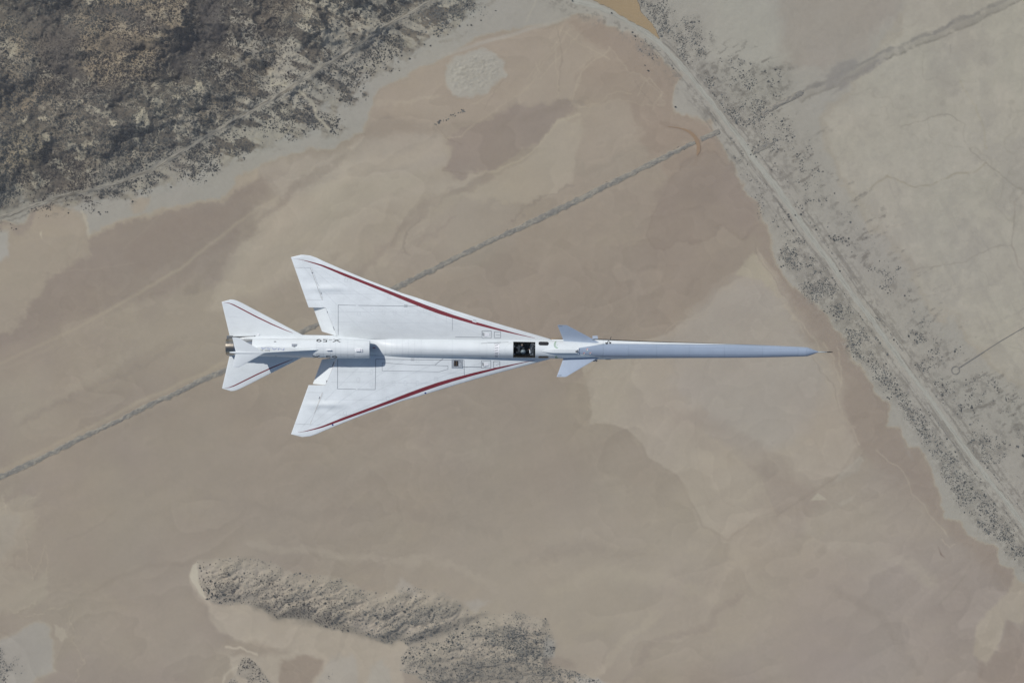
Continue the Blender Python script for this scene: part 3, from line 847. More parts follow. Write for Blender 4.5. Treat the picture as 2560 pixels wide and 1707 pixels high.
# helmet, visor, mask
def ell(name, c, r3, material, parent, cut=None, n=16):
    V, F = [], []
    for i in range(n+1):
        for j in range(2*n):
            th = math.pi*i/n; ph = math.pi*j/n; V.append((c[0]+r3[0]*math.sin(th)*math.cos(ph), c[1]+r3[1]*math.sin(th)*math.sin(ph), c[2]+r3[2]*math.cos(th)))
    for i in range(n):
        for j in range(2*n):
            f = (i*2*n+j, i*2*n+(j+1) % (2*n), (i+1)*2*n+(j+1) % (2*n), (i+1)*2*n+j)
            if cut and cut([V[q] for q in f]): continue
            F.append(f)
    return fixn(mesh_obj(name, V, F, material, parent, True))
hp = (hd.x, hd.y, hd.z+.02)
ell('helmet', hp, (.135, .118, .125), M_helmet, pb, cut=lambda q: sum(v[2] for v in q)/4 < hp[2]-.05 or (sum(v[0] for v in q)/4 > hp[0]+.09 and sum(v[2] for v in q)/4 < hp[2]+.03))
ell('visor', (hp[0]+.012, hp[1], hp[2]+.0), (.138, .105, .075), mat('visor_dark', (.02, .02, .022), .1), pb, cut=lambda q: sum(v[0] for v in q)/4 < hp[0]+.085)
ell('oxygen_mask', (hp[0]+.13, hp[1], hp[2]-.06), (.04, .035, .045), M_black, pb)
ell('nose', (hp[0]+.11, hp[1], hp[2]-.025), (.02, .014, .02), M_skin, pb, n=8)
ell('helmet_button', (hp[0], hp[1], hp[2]+.122), (.018, .018, .01), M_wpaint, pb, n=8)
boxes('shoulder_patch', [(hx-.06, hx+.02, .12, .17, .325, .338)], mat('blue_patch', (.16, .22, .34), .7), pb, .003)
boxes('harness_strap', [(hx-.03, hx+.16, .055, .085, .30, .318), (hx-.03, hx+.16, -.135, -.105, .30, .318)], mat('harness_webbing', (.11, .12, .12), .8), pb, .003)
HAZE = 0.00008
AG, AO = np.array([1.387, 1.384, 1.275]), np.array([.0203, .0284, .0325])   # palette (as seen through the air) to surface albedo
def ALBF(c): return np.clip((c-AO)*AG, .015, .9)
# ------------------------------------------------------------ ground painting helpers (photo-pixel map, 1 unit = K metres)
def g2w(px, py): return (px-1280)*K, (853.5-py)*K
def hsh(ix, iy, seed):
    h = (ix.astype(np.int64)*374761393+iy.astype(np.int64)*668265263+seed*974634777) & 0xffffffff
    h = ((h ^ (h >> 13))*1274126177) & 0xffffffff
    return ((h ^ (h >> 16)) & 0xffffff)/float(0xffffff)
def vn(x, y, seed):
    ix = np.floor(x); iy = np.floor(y); fx = x-ix; fy = y-iy
    fx = fx*fx*fx*(fx*(fx*6-15)+10); fy = fy*fy*fy*(fy*(fy*6-15)+10)
    a = hsh(ix, iy, seed); b = hsh(ix+1, iy, seed); c = hsh(ix, iy+1, seed); d = hsh(ix+1, iy+1, seed)
    return (a*(1-fx)+b*fx)*(1-fy)+(c*(1-fx)+d*fx)*fy
def fbm(x, y, sc, seed, oc=5, rough=.5):
    """0..1, scale sc in photo px"""
    s = 0; a = 1; t = 0; ang = .6
    for o in range(oc):
        ca, sa = math.cos(ang*o), math.sin(ang*o)
        xx = (x*ca-y*sa)/sc*2**o+17.3*o; yy = (x*sa+y*ca)/sc*2**o-9.1*o
        s = s+a*vn(xx, yy, seed+o); t += a; a *= rough
    return s/t
def ss(x, a, b):
    t = np.clip((x-a)/(b-a), 0, 1); return t*t*(3-2*t)
def sdf(P, gx, gy):
    """signed distance (inside positive), evaluated on arrays"""
    P = np.array(P, float); n = len(P); ins = np.zeros(gx.shape, bool); dm = np.full(gx.shape, 1e9)
    for i in range(n):
        x1, y1 = P[i]; x2, y2 = P[(i+1) % n]
        dx, dy = x2-x1, y2-y1; L = dx*dx+dy*dy+1e-9
        t = np.clip(((gx-x1)*dx+(gy-y1)*dy)/L, 0, 1)
        dm = np.minimum(dm, (gx-x1-t*dx)**2+(gy-y1-t*dy)**2)
        if y1 != y2: ins ^= ((y1 > gy) != (y2 > gy)) & (gx < (x2-x1)*(gy-y1)/(y2-y1)+x1)
    d = np.sqrt(dm); return np.where(ins, d, -d)
def pdist(P, gx, gy):
    dm = np.full(gx.shape, 1e9)
    for (x1, y1), (x2, y2) in zip(P, P[1:]):
        dx, dy = x2-x1, y2-y1; L = dx*dx+dy*dy+1e-9
        t = np.clip(((gx-x1)*dx+(gy-y1)*dy)/L, 0, 1)
        dm = np.minimum(dm, (gx-x1-t*dx)**2+(gy-y1-t*dy)**2)
    return np.sqrt(dm)

# grid: fine inside the picture, stretched out to the horizon
STEP = 2.1
def axis(lo, hi):
    c = np.arange(lo, hi+.1, STEP); out = [c[-1]]; d = STEP
    r_, l_ = [], []
    d = STEP; v = c[-1]
    while v < 120000: d *= 1.15; v += d; r_.append(v)
    d = STEP; v = c[0]
    while v > -120000: d *= 1.15; v -= d; l_.append(v)
    return np.concatenate([l_[::-1], c, r_])
gxs = axis(-70, 2630); gys = axis(-70, 1777)
GX, GY = np.meshgrid(gxs, gys); shp = GX.shape
X0, Y0 = GX.ravel(), GY.ravel(); NP = X0.size
# warped coordinates give the traced outlines their ragged natural edge
wx = (fbm(X0, Y0, 46, 3, 5, .62)-.5)*34; wy = (fbm(X0, Y0, 46, 33, 5, .62)-.5)*34
wx = wx+(fbm(X0, Y0, 13, 7, 3, .6)-.5)*9; wy = wy+(fbm(X0, Y0, 13, 37, 3, .6)-.5)*9
wx2 = (fbm(X0, Y0, 120, 5, 4)-.5)*60; wy2 = (fbm(X0, Y0, 120, 55, 4)-.5)*60
COL = np.tile(lin((144, 135, 123)), (NP, 1))
def region(P, m=60):
    P = np.array(P, float); a = P.min(0)-m; b = P.max(0)+m
    return np.nonzero((X0 > a[0]) & (X0 < b[0]) & (Y0 > a[1]) & (Y0 < b[1]))[0]
def blend(idx, c, m):
    COL[idx] = COL[idx]*(1-m[:, None])+lin(c)*m[:, None]
def pmask(P, soft=3, warp=1.0, big=0.0):
    I = region(P, 40+soft*2)
    d = sdf(P, X0[I]+wx[I]*warp+wx2[I]*big, Y0[I]+wy[I]*warp+wy2[I]*big)
    return I, d
def poly(P, c, soft=3, warp=1.0, a=1.0, rim=None, rimc=None, big=0.0, tex=0.0, tsc=40, sd=1):
    if soft > 2.9: soft = soft*1.7
    I, d = pmask(P, soft, warp, big)
    m = ss(d, -soft, soft)*a
    if tex: m = m*np.clip(1-tex+2*tex*fbm(X0[I], Y0[I], tsc, sd, 4), 0, 1)
    blend(I, c, m)
    if rim: blend(I, rimc, np.exp(-(d/rim)**2)*.55*a)
def stroke(P, c, wd, a=1.0, soft=1.2, warp=.25, tex=0.0, tsc=14, sd=2):
    I = region(P, wd+15)
    d = pdist(P, X0[I]+wx[I]*warp, Y0[I]+wy[I]*warp)
    m = ss(-d, -wd/2-soft, -wd/2+soft)*a
    if tex: m = m*np.clip((fbm(X0[I], Y0[I], tsc, sd, 3)-.5)*2*tex+1-tex/2, 0, 1)
    blend(I, c, m)
S2 = 2560/2352.0
def FP(L): return [(x*S2, y*S2) for x, y in L]
def TL(ox, oy, L): return [(ox+x/3.672, oy+y/3.672) for x, y in L]

# --- base playa tone variation
n = fbm(X0+.5*Y0, Y0*1.6, 420, 71, 5); m = np.clip((n-.5)*3+.5, 0, 1)
COL = COL*(1-m[:, None])+lin((149, 141, 128))*m[:, None]
n = fbm(X0, Y0, 300, 91, 5); m = ss(n, .5, .72)*.75
COL = COL*(1-m[:, None])+lin((141, 132, 124))*m[:, None]
# broad zones
def zone(cx, cy, rx, ry, c, a, rot=0, soft=.9):
    ca, sa = math.cos(rot), math.sin(rot)
    dx, dy = X0+wx2*1.4-cx, Y0+wy2*1.4-cy
    u = (dx*ca+dy*sa)/rx; v = (-dx*sa+dy*ca)/ry
    m = ss(-np.sqrt(u*u+v*v), -1-soft/2, -1+soft/2)*a
    I = np.nonzero(m > .003)[0]; blend(I, c, m[I])
zone(1500, 700, 430, 190, (141, 131, 121), .8, -.2)
zone(1000, 1180, 600, 240, (144, 136, 125), .7)
zone(2250, 1560, 420, 230, (146, 138, 132), .9)
zone(1550, 1480, 480, 200, (153, 145, 133), .8)
zone(1900, 1330, 300, 130, (152, 144, 132), .6)
zone(350, 1500, 330, 170, (146, 138, 127), .6)
zone(1450, 560, 150, 120, (148, 139, 126), .5)
zone(1000, 560, 260, 130, (157, 149, 135), .7, -.3)

# --- patches on the lakebed (traced)
poly([(185,592),(300,560),(436,526),(560,500),(640,440),(700,400),(730,430),(660,540),(590,600),(520,650),(430,730),(300,765),(180,800),(60,850),(-60,880),(-60,800),(40,760),(90,650),(140,620)], (137, 128, 119), 10, 1.3, .9, tex=.25, tsc=120)
poly([(210,560),(215,620),(225,640),(180,660),(110,700),(60,800),(-80,860),(-80,560),(60,575)], (151, 143, 129), 5, 1.5, .85)
poly([(320,640),(335,600),(430,545),(560,520),(600,500),(560,560),(420,650),(340,690)], (137, 127, 118), 6, .8, .7)
stroke([(0,910),(200,815),(330,742),(450,672),(560,583),(640,525),(700,490)], (154, 146, 130), 7, .6, 4, .2)
stroke([(0,925),(180,845),(330,765)], (150,142,129), 6, .5, 4, .3)
poly([(560,690),(600,600),(640,530),(720,440),(840,392),(1000,350),(1110,345),(1130,385),(1100,430),(1000,480),(870,560),(760,680),(640,760),(540,740)], (157, 150, 136), 14, 1.0, .9)
poly([(640,427),(700,395),(800,392),(930,340),(1040,330),(1100,345),(1120,420),(960,440),(800,470),(700,500)], (155, 148, 137), 8, 1, .7)
poly(FP([(1200,475),(1100,440),(950,520),(900,600),(1000,640),(1180,560)]), (148, 140, 130), 10, 1, .6)
poly(FP([(870,210),(960,120),(1150,80),(1300,50),(1420,40),(1520,150),(1580,240),(1640,290),(1500,330),(1350,380),(1250,300),(1100,280),(1000,290),(880,260),(800,320),(850,240)]), (152, 142, 129), 6, 1.2, .9)
poly(FP([(1300,60),(1420,36),(1480,90),(1570,180),(1570,260),(1640,295),(1700,350),(1700,420),(1560,440),(1480,330),(1440,240),(1330,180),(1400,120)]), (143, 131, 119), 6, 1.4, .85, tex=.25, tsc=60)
poly(FP([(1028,318),(1090,285),(1190,245),(1300,225),(1330,255),(1280,280),(1250,318),(1190,350),(1150,385),(1060,412),(1012,396),(1038,360)]), (139, 129, 121), 3, .9, .88, rim=3, rimc=(150,141,127))
poly(FP([(1335,275),(1342,320),(1322,355),(1310,425),(1200,470),(1050,450),(1130,410),(1170,385),(1215,362),(1250,318),(1285,270)]), (158, 150, 136), 4, 1.0, .75, tex=.3, tsc=70)
stroke(FP([(1060,412),(1150,388),(1215,355),(1252,318),(1280,280),(1330,262)]), (163, 155, 138), 6, .6, 2.5, .5)
poly(FP([(1310,225),(1330,190),(1345,150),(1400,110),(1440,160),(1500,200),(1530,240),(1480,240),(1420,230),(1350,250)]), (147, 136, 123), 3, .8, .8, rim=2, rimc=(159, 150, 134))
for L_ in ([(1310,245),(1325,190),(1345,160),(1400,108)], [(1330,245),(1370,240),(1410,210),(1450,215)], [(1210,180),(1270,110),(1300,50)], [(1225,175),(1310,70)], [(1240,180),(1330,80)], [(1275,90),(1283,220)], [(1275,60),(1330,100),(1400,135)], [(1000,292),(1025,318),(1060,315),(1095,280),(1130,262),(1200,215),(1240,165),(1232,140)], [(1155,170),(1140,210),(1080,240)], [(1465,220),(1490,180),(1520,215),(1500,250)]):
    stroke(FP(L_), (162, 153, 136), 2.4, .55, 1.3, .5)
for L_ in ([(1280,60),(1290,120),(1283,210)], [(1000,290),(1030,322),(1060,330)], [(1460,190),(1500,240)], [(1165,170),(1110,250)], [(1030,385),(1012,396),(1100,400)]):
    stroke(FP(L_), (128, 119, 109), 2.0, .5, 1.2, .5)
for P, w_, c_, a_ in (
    ([(540,770),(600,680),(680,580),(790,490),(930,420),(1090,372)], 34, (161,153,139), .55), ([(690,700),(800,600),(920,520),(1060,470),(1180,450)], 26, (159,151,138), .5),
    ([(480,720),(570,630),(660,540),(760,455),(860,400)], 20, (136,128,118), .5), ([(880,690),(980,600),(1040,540),(1130,475),(1230,440)], 22, (141,132,122), .5),
    ([(1010,640),(1020,590),(1050,540)], 6, (136,128,119), .5), ([(1045,620),(1100,560),(1140,545)], 8, (142,133,124), .5), ([(1290,560),(1310,520),(1370,480),(1430,470)], 6, (134,126,117), .5),
    ([(120,1010),(330,880),(520,800),(700,760)], 18, (151,143,130), .5), ([(40,1060),(250,960),(460,860)], 14, (139,131,121), .45),
    ([(1460,960),(1560,930),(1700,960),(1850,1040),(1990,1110)], 26, (160,153,140), .5), ([(1620,980),(1720,1040),(1850,1110),(1960,1150)], 16, (141,132,123), .5),
    ([(1600,1080),(1700,1120),(1800,1200),(1860,1270)], 26, (161,153,138), .5), ([(1880,900),(1960,980),(2010,1080),(2030,1180)], 22, (157,152,141), .5), ([(1780,880),(1860,940),(1900,1010)], 18, (143,136,127), .4),
    ([(1380,1480),(1500,1430),(1650,1440),(1800,1500)], 30, (158,150,136), .45), ([(1300,1400),(1450,1370),(1600,1380)], 26, (142,134,124), .4), ([(1560,1700),(1640,1600),(1760,1560),(1850,1480)], 16, (141,132,123), .4), ([(1480,1690),(1560,1600),(1640,1540)], 20, (161,153,138), .45),
    ([(900,1160),(1100,1120),(1290,1150)], 40, (149,141,129), .4), ([(500,1240),(760,1290),(1000,1270),(1240,1330)], 26, (139,131,121), .35), ([(620,1360),(840,1390),(1080,1400),(1250,1460)], 18, (158,150,137), .4),
    ([(1960,1290),(2060,1340),(2200,1370),(2330,1460)], 30, (157,150,139), .4), ([(2080,1460),(2200,1540),(2300,1680)], 24, (139,131,124), .4), ([(1240,330),(1330,290),(1400,255),(1470,250)], 10, (136,127,117), .4), ([(920,260),(1010,250),(1090,240)], 10, (161,152,137), .4)):
    stroke(P, c_, w_, min(.85, a_*1.5), w_*.38, 1.3, tex=.35, tsc=40, sd=int(P[0][0]))
# textured salt pan
SALT = FP([(1020,150),(1050,125),(1100,114),(1140,118),(1163,140),(1163,172),(1120,212),(1080,226),(1040,218),(1018,190)])
I, d = pmask(SALT, 5, .8); m_ = ss(d, -4, 7)*.85; blend(I, (153, 154, 147), m_)
blend(I, (147, 138, 124), np.exp(-((d+3)/2.5)**2)*.6)
nn = fbm(X0[I]+Y0[I]*.5, Y0[I]*1.5, 5.5, 44, 3); blend(I, (140, 140, 130), ss(nn, .55, .75)*m_*ss(d, 8, 18)*.6)
blend(I, (164, 166, 158), ss(-nn, -.42, -.3)*m_*ss(d, 8, 18)*.4)
# right hand lobes
poly([(1705,405),(1680,450),(1650,500),(1618,560),(1612,590),(1635,622),(1660,627),(1695,603),(1740,610),(1785,590),(1800,560),(1860,600),(1900,560),(1862,489),(1838,425),(1780,380),(1740,390)], (139, 129, 119), 3, .7, .9, rim=3, rimc=(130,120,111))
poly([(1640,470),(1700,440),(1760,420),(1830,430),(1850,500),(1780,520),(1690,530),(1650,540)], (136, 126, 117), 7, .9, .6)
H = [(1500,865),(1455,905),(1462,960),(1478,1025),(1468,1062),(1517,1058),(1566,1072),(1604,1104),(1620,1143),(1647,1153),(1688,1181),(1716,1213),(1727,1257),(1743,1280),(1759,1315),(1819,1349),(1879,1302),(1990,1250),(2100,1180),(2180,1060),(2140,950),(2050,850),(1960,700),(1900,632),(1875,640),(1862,690),(1800,718),(1770,770),(1710,800),(1655,840)]
poly(H, (156, 148, 136), 2.2, .4, .95, rim=2.5, rimc=(141, 132, 120))
poly([(1500,900),(1455,940),(1420,960),(1418,1020),(1440,1060),(1470,1066),(1480,1025),(1462,960)], (149, 140, 127), 3, .6, .7)
poly([(1660,850),(1720,800),(1790,725),(1870,690),(1950,720),(2040,860),(2080,960),(1990,1100),(1860,1140),(1760,1040),(1690,980)], (152, 147, 140), 16, 1.2, .8)
poly([(1840,690),(1860,650),(1885,632),(1905,650),(1950,740),(1900,700)], (157, 151, 135), 3, .5, .8)
poly([(1680,1030),(1760,1080),(1860,1150),(1960,1200),(1860,1180),(1750,1120)], (143, 133, 123), 12, 1.5, .6)
for q in ([(1460,1070),(1640,1000),(1700,880)],): stroke(q, (160,151,138), 2, .0)
stroke([(1590,1010),(1540,960),(1500,930),(1560,905),(1600,880)], (160, 150, 137), 2, .4)
stroke([(1655,850),(1665,825),(1690,805),(1760,790),(1800,730),(1870,690)], (161, 153, 141), 2, .5)
poly([(1990,1160),(2040,1130),(2160,1110),(2230,1200),(2300,1290),(2280,1400),(2160,1420),(2040,1380),(1930,1330)], (151, 145, 136), 30, 1.8, .45)
poly([(1900,1160),(2010,1200),(2060,1260),(2000,1330),(1880,1260)], (143, 133, 125), 14, 1.6, .5)
poly([(1699,1043),(1760,1075),(1842,1139),(1900,1200),(1942,1286),(1880,1302),(1815,1348),(1765,1310),(1720,1240),(1700,1180),(1680,1110)], (157, 149, 136), 2.6, .4, .5)
poly([(1690,1030),(1760,1068),(1850,1132),(1940,1200),(2010,1230),(1960,1150),(1860,1080),(1760,1020)], (144, 135, 126), 6, .9, .4)
stroke([(1942,1288),(2000,1250),(2080,1200),(2156,1136)], (136, 128, 119), 3, .55, 1.5, .2); stroke([(2100,1190),(2150,1142),(2158,1150)], (160, 156, 145), 5, .6, 1.5, .2)
stroke([(2130,1275),(2200,1235),(2280,1190)], (138, 130, 122), 2, .4, 1.5, .2); stroke([(2350,1510),(2400,1450),(2430,1410)], (136, 130, 122), 3, .5, 1.5, .2)
poly([(2044,1232),(2068,1248),(2024,1252)], (163, 159, 146), 1.2, .15, .8)
poly([(2100,1178),(2158,1138),(2150,1175),(2080,1210)], (152, 147, 138), 2, .2, .7)
poly([(2095,1258),(2140,1235),(2130,1250),(2105,1265)], (157, 152, 142), 2, .2, .6)
stroke([(2420,1430),(2360,1500),(2350,1512)], (136, 130, 121), 2, .5)
# dark shoreline strip along the east side
E_SH = [(1840,418),(1838,432),(1863,490),(1893,508),(1906,536),(1922,580),(1931,631),(1947,672),(1974,713),(2034,742),(2051,781),(2083,822),(2121,852),(2130,895),(2165,944),(2203,996),(2222,1006),(2214,1066),(2250,1070),(2274,1115),(2298,1121),(2328,1175),(2345,1230),(2361,1279),(2368,1296),(2410,1302),(2421,1334),(2464,1351),(2489,1375),(2495,1413),(2535,1413),(2549,1449),(2570,1475),(2660,1540)]
W_SH = [(2560,1500),(2480,1440),(2400,1350),(2330,1290),(2280,1220),(2230,1170),(2180,1120),(2130,1080),(2108,1000),(2095,930),(2075,890),(2030,860),(1990,790),(1950,720),(1910,650),(1890,600),(1830,560),(1800,500),(1800,440)]
poly(E_SH+W_SH, (139, 129, 120), 12, .9, .8, big=.15)
poly([(2112,940),(2150,960),(2190,1010),(2210,1060),(2190,1150),(2140,1100),(2115,1020)], (141, 131, 121), 6, .8, .8)
for L_ in ([(1893,620),(1930,700),(1985,790),(2040,850),(2062,905)], [(1890,640),(1940,730),(2010,830)], [(2030,890),(2060,925),(2090,1000),(2100,1040),(2130,1070),(2150,1110)], [(2095,870),(2105,930),(2095,990),(2110,1045),(2140,1072)], [(2190,1120),(2250,1170),(2280,1230),(2330,1290),(2370,1340)], [(2060,860),(2085,900),(2100,960)]):
    stroke(L_, (160, 152, 138), 3, .6, 2, .5)
for L_ in ([(2030,890),(2052,930),(2085,960),(2098,1030)], [(1880,600),(1900,650),(1960,740)]): stroke(L_, (132, 124, 115), 2, .5, 1.5, .5)
poly([(2560,1400),(2500,1500),(2470,1525),(2440,1560),(2432,1640),(2470,1665),(2500,1600),(2515,1550),(2560,1560)], (156, 148, 135), 3, .6, .85)
poly([(2440,1650),(2470,1665),(2505,1600),(2520,1550),(2600,1600),(2600,1760),(2440,1760)], (140, 130, 122), 5, .8, .85)
poly([(2345,1365),(2352,1380),(2362,1395),(2350,1385)], (112, 96, 90), 2, .2, .8); stroke([(2350,1352),(2370,1365),(2385,1355)], (168, 158, 145), 3, .6, 2, .8)
# --- bottom left
poly([(-60,1290),(55,1285),(50,1300),(30,1370),(0,1400),(-60,1420)], (151, 149, 142), 3, .7, .8, rim=4, rimc=(156,149,135))
poly([(-60,1240),(20,1220),(15,1250),(110,1240),(90,1290),(60,1380),(10,1400),(80,1430),(130,1440),(100,1500),(40,1530),(-60,1540)], (153, 146, 132), 5, 1.8, .75, tex=.4, tsc=60)
poly([(-60,1600),(0,1596),(50,1575),(103,1550),(131,1563),(133,1640),(136,1675),(90,1690),(60,1770),(-60,1770)], (151, 150, 144), 3, .8, .8, rim=4, rimc=(157, 150, 134))
poly([(140,1555),(160,1570),(178,1590),(160,1610),(145,1590)], (160, 153, 139), 2, .8, .7)
for L_ in ([(115,1360),(125,1440),(80,1410)], [(60,1340),(80,1440),(100,1400),(110,1360)], [(0,1510),(60,1540),(130,1520),(170,1520),(190,1580)], [(190,1600),(210,1660),(180,1700)], [(40,1530),(80,1500)], [(10,1230),(18,1260),(0,1280)], [(60,1265),(100,1240)]):
    stroke(L_, (162, 154, 138), 3, .55, 2, 1.2); stroke([(x+3, y+2) for x, y in L_], (133, 124, 112), 1.6, .45, 1, 1.2)
stroke([(170,1350),(230,1330),(260,1300),(290,1275)], (135,126,116), 5, .5, 5, .8)
stroke([(240,1480),(290,1440),(370,1415),(470,1405)], (135,126,116), 8, .45, 8, .6)
# --- sheet of pale sand south of the dune ridge
poly([(470,1440),(480,1412),(496,1400),(500,1455),(525,1500),(545,1512),(640,1512),(690,1540),(780,1552),(900,1582),(960,1610),(1010,1600),(1030,1625),(1005,1650),(1010,1720),(1040,1780),(600,1780),(560,1750),(590,1700),(570,1640),(640,1625),(600,1600),(545,1580),(525,1550),(522,1510),(480,1470)], (160, 152, 139), 3, .5, .95)
poly([(472,1440),(480,1412),(494,1402),(497,1455),(520,1500),(500,1485)], (173, 168, 153), 2, .2, .9)
poly([(560,1600),(640,1600),(720,1630),(640,1640),(560,1625)], (146, 137, 125), 5, .7, .8)
poly([(700,1720),(700,1650),(730,1645),(760,1635),(810,1650),(800,1670),(770,1720)], (140, 129, 118), 4, .7, .9)
poly([(830,1640),(880,1632),(895,1680),(880,1760),(780,1760),(800,1680)], (157, 153, 145), 4, .8, .9); poly([(930,1670),(965,1650),(985,1720),(930,1760),(900,1750)], (156, 153, 145), 4, .8, .8)
stroke([(565,1620),(600,1618),(640,1635)], (171, 163, 148), 6, .8, 2, .4); stroke([(600,1660),(560,1690),(550,1760)], (168,161,146), 6, .7, 2.5, .4)
# --- pale shore band and land (north and east)
SH_N = [(-70,582),(0,575),(22,580),(22,640),(0,655),(-70,660)]
poly(SH_N, (152, 153, 149), 3, .5, .9)
BAND = [(0,552),(60,560),(90,500),(160,520),(210,560),(218,588),(291,558),(362,544),(436,518),(504,511),(560,492),(590,470),(600,440),(640,427),(700,392),(749,381),(830,371),(907,332),(920,295),(945,226),(994,201),(1043,174),(1103,152),(1184,95),(1280,76),(1389,54),(1454,40),(1506,33),(1525,66),(1580,79),(1630,120),(1667,165),(1707,190),(1690,220),(1683,272),(1690,288),(1784,302),(1789,327),(1803,354),(1825,395),(1840,418)]+E_SH+[(4500,2700),(9000,5600),(9000,-6000),(-6000,-6000),(-6000,1700)]
poly(BAND, (151, 150, 144), 2.5, .8, 1, rim=3, rimc=(157, 149, 134))
poly([(95,520),(150,515),(215,540),(220,580),(140,600),(70,580)], (155, 146, 131), 3, 1, .8)
stroke([(205,530),(218,560),(222,585)], (172,166,150), 7, .6, 2, .6); poly([(100,585),(104,577),(106,598)], (176,170,152), 2, .3, .8)
poly([(330,500),(372,500),(368,520),(350,540),(335,525)], (158, 146, 130), 4, 1, .7)
poly([(585,480),(600,445),(650,420),(640,450),(600,480)], (158, 149, 134), 4, 1.0, .8)
stroke([(218,588),(291,560),(362,548),(436,522),(504,514),(585,483)], (159,150,134), 9, .55, 4, 1.0)
stroke([(1103,140),(1200,110),(1330,72),(1420,45)], (157,155,148), 9, .6, 3, .3); stroke([(1315,55),(1340,0)], (165,162,150), 3, .5)
# east land: warmer further out
EAST = [(2075,380),(2105,427),(2127,495),(2179,558),(2247,639),(2288,691),(2328,762),(2369,792),(2424,846),(2490,910),(2560,980),(2700,1100),(9000,5000),(9000,-6000),(2500,-6000),(2330,-100),(2250,60),(2140,200),(2060,300)]
poly(EAST, (160, 157, 147), 8, 1.6, .95, rim=10, rimc=(150,144,131))
I = region(EAST, 10); me_ = ss(sdf(EAST, X0[I]+wx[I]*1.6, Y0[I]+wy[I]*1.6), -8, 40); m = ss(fbm(X0[I], Y0[I], 210, 12, 4), .5, .68); m *= me_*.45; blend(I, (158, 155, 146), m)
m = ss(fbm(X0[I], Y0[I], 160, 13, 4), .56, .7)*me_*.5; blend(I, (149, 146, 140), m)
poly([(1905,-80),(2240,-80),(2255,40),(2190,80),(2170,140),(2060,170),(1960,180),(1930,120),(1960,60)], (147, 142, 135), 14, 1.8, .8, tex=.4, tsc=70, sd=9)
poly([(1780,-80),(1900,-80),(1920,60),(1960,150),(1840,200),(1760,120)], (157, 156, 149), 14, 1.6, .8)
poly([(2230,-80),(2500,-80),(2400,40),(2290,90)], (157,154,145), 8, 1, .8)
# the old wash running up to the right corner
for c_, w_, a_, off in (((139,137,131), 26, 1.0, 0), ((126,126,124), 9, .9, -8), ((116,115,108), 4, .9, 12), ((158,155,146), 3.0, .6, -2)):
    stroke([(2007,240+off),(2060,213+off),(2150,172+off),(2230,130+off),(2330,88+off),(2440,40+off),(2540,-5+off),(2620,-45+off)], c_, w_, a_, 3, .6, tex=.5, tsc=30, sd=int(20+off))
poly([(2060,225),(2120,190),(2145,165),(2140,145),(2100,155),(2060,190)], (134, 133, 131), 3, .8, .8); poly([(2080,235),(2100,205),(2215,140),(2220,150),(2150,195)], (133,131,129), 3, .6, .8)
for L_, w_, c_ in (([(2258,313),(2328,294),(2378,288),(2410,308),(2413,349),(2437,381),(2465,408),(2492,427),(2519,451),(2560,476),(2640,520)], 3.4, (137,134,125)),
    ([(2560,476),(2541,503),(2533,550),(2530,607),(2545,660),(2560,690)], 5, (143,138,130)), ([(2530,607),(2478,623),(2451,637),(2410,656),(2328,667),(2274,680)], 3, (139,134,125)),
    ([(2165,470),(2220,443),(2288,468),(2328,462),(2356,449),(2397,432),(2432,430),(2464,408)], 4, (143,138,122)), ([(2320,740),(2370,724),(2400,715)], 2, (138,134,128)), ([(2210,577),(2290,553)], 2, (143,139,131)),
    ([(2400,200),(2440,270),(2460,330),(2465,370)], 3, (155,150,132)), ([(2510,800),(2560,770)], 2, (140,137,132)), ([(2380,90),(2372,130)], 2, (140,136,128))):
    stroke(L_, c_, w_, .7, 1.5, .5); 
for k in range(26):   # faint wind streaks
    x = rng.uniform(2200, 2560); y = rng.uniform(430, 1100); L_ = rng.uniform(20, 90)
    stroke([(x, y), (x+L_*.45, y+L_)], (143, 140, 135), rng.uniform(1.5, 7), .35, 2.5, .5)
# verge mottling either side of the road
I = region([(1500,-80),(2600,1500)], 0)
n = fbm(X0[I], Y0[I], 26, 61, 4, .6)

# --- northwest scrub hills
SCRUB = [(-6000,1600),(-120,560),(-70,545),(0,535),(60,505),(150,500),(200,490),(290,478),(370,462),(440,430),(520,408),(600,380),(640,362),(690,352),(740,340),(800,330),(840,320),(835,295),(820,270),(870,235),(930,180),(1010,140),(1060,110),(1110,80),(1150,50),(1190,20),(1230,-20),(1260,-120),(1500,-6000),(-6000,-6000)]
I, dS = pmask(SCRUB, 10, 1.5, .3); dS = dS+16*ss(X0[I], 900, 300)+6
xs, ys = X0[I], Y0[I]
inner = ss(dS, 0, 170)
dens = ss(dS, -12, 45)
# grey-brown base
base_n = fbm(xs, ys, 150, 21, 6, .58); fine_n = fbm(xs+ys*.4, ys*1.3, 22, 27, 5, .62)
mS = ss(dS+ (fine_n-.5)*90, -12, 30)
blend(I, (128, 124, 116), mS*.92)
blend(I, (116, 111, 102), mS*ss(base_n+.25*inner, .44, .66)*.9)
blend(I, (96, 94, 90), mS*ss(base_n+.22*inner+.12*(fine_n-.5), .62, .80)*.9)
def spoly(P, c, soft, a, warp=1.6): poly(P, c, soft, warp, a, big=.2)
spoly([(190,54),(240,20),(330,-80),(440,-80),(465,30),(478,95),(420,130),(400,165),(350,200),(260,205),(204,163),(195,120)], (134, 125, 111), 14, .85)
spoly([(20,70),(70,60),(115,100),(105,150),(40,140)], (132, 124, 111), 14, .8)
spoly([(0,150),(60,200),(140,210),(150,240),(60,280),(-60,260)], (120,113,102), 14, .6)
spoly([(50,330),(100,340),(120,380),(60,430),(0,440),(-60,430),(0,390)], (134, 127, 113), 16, .8)
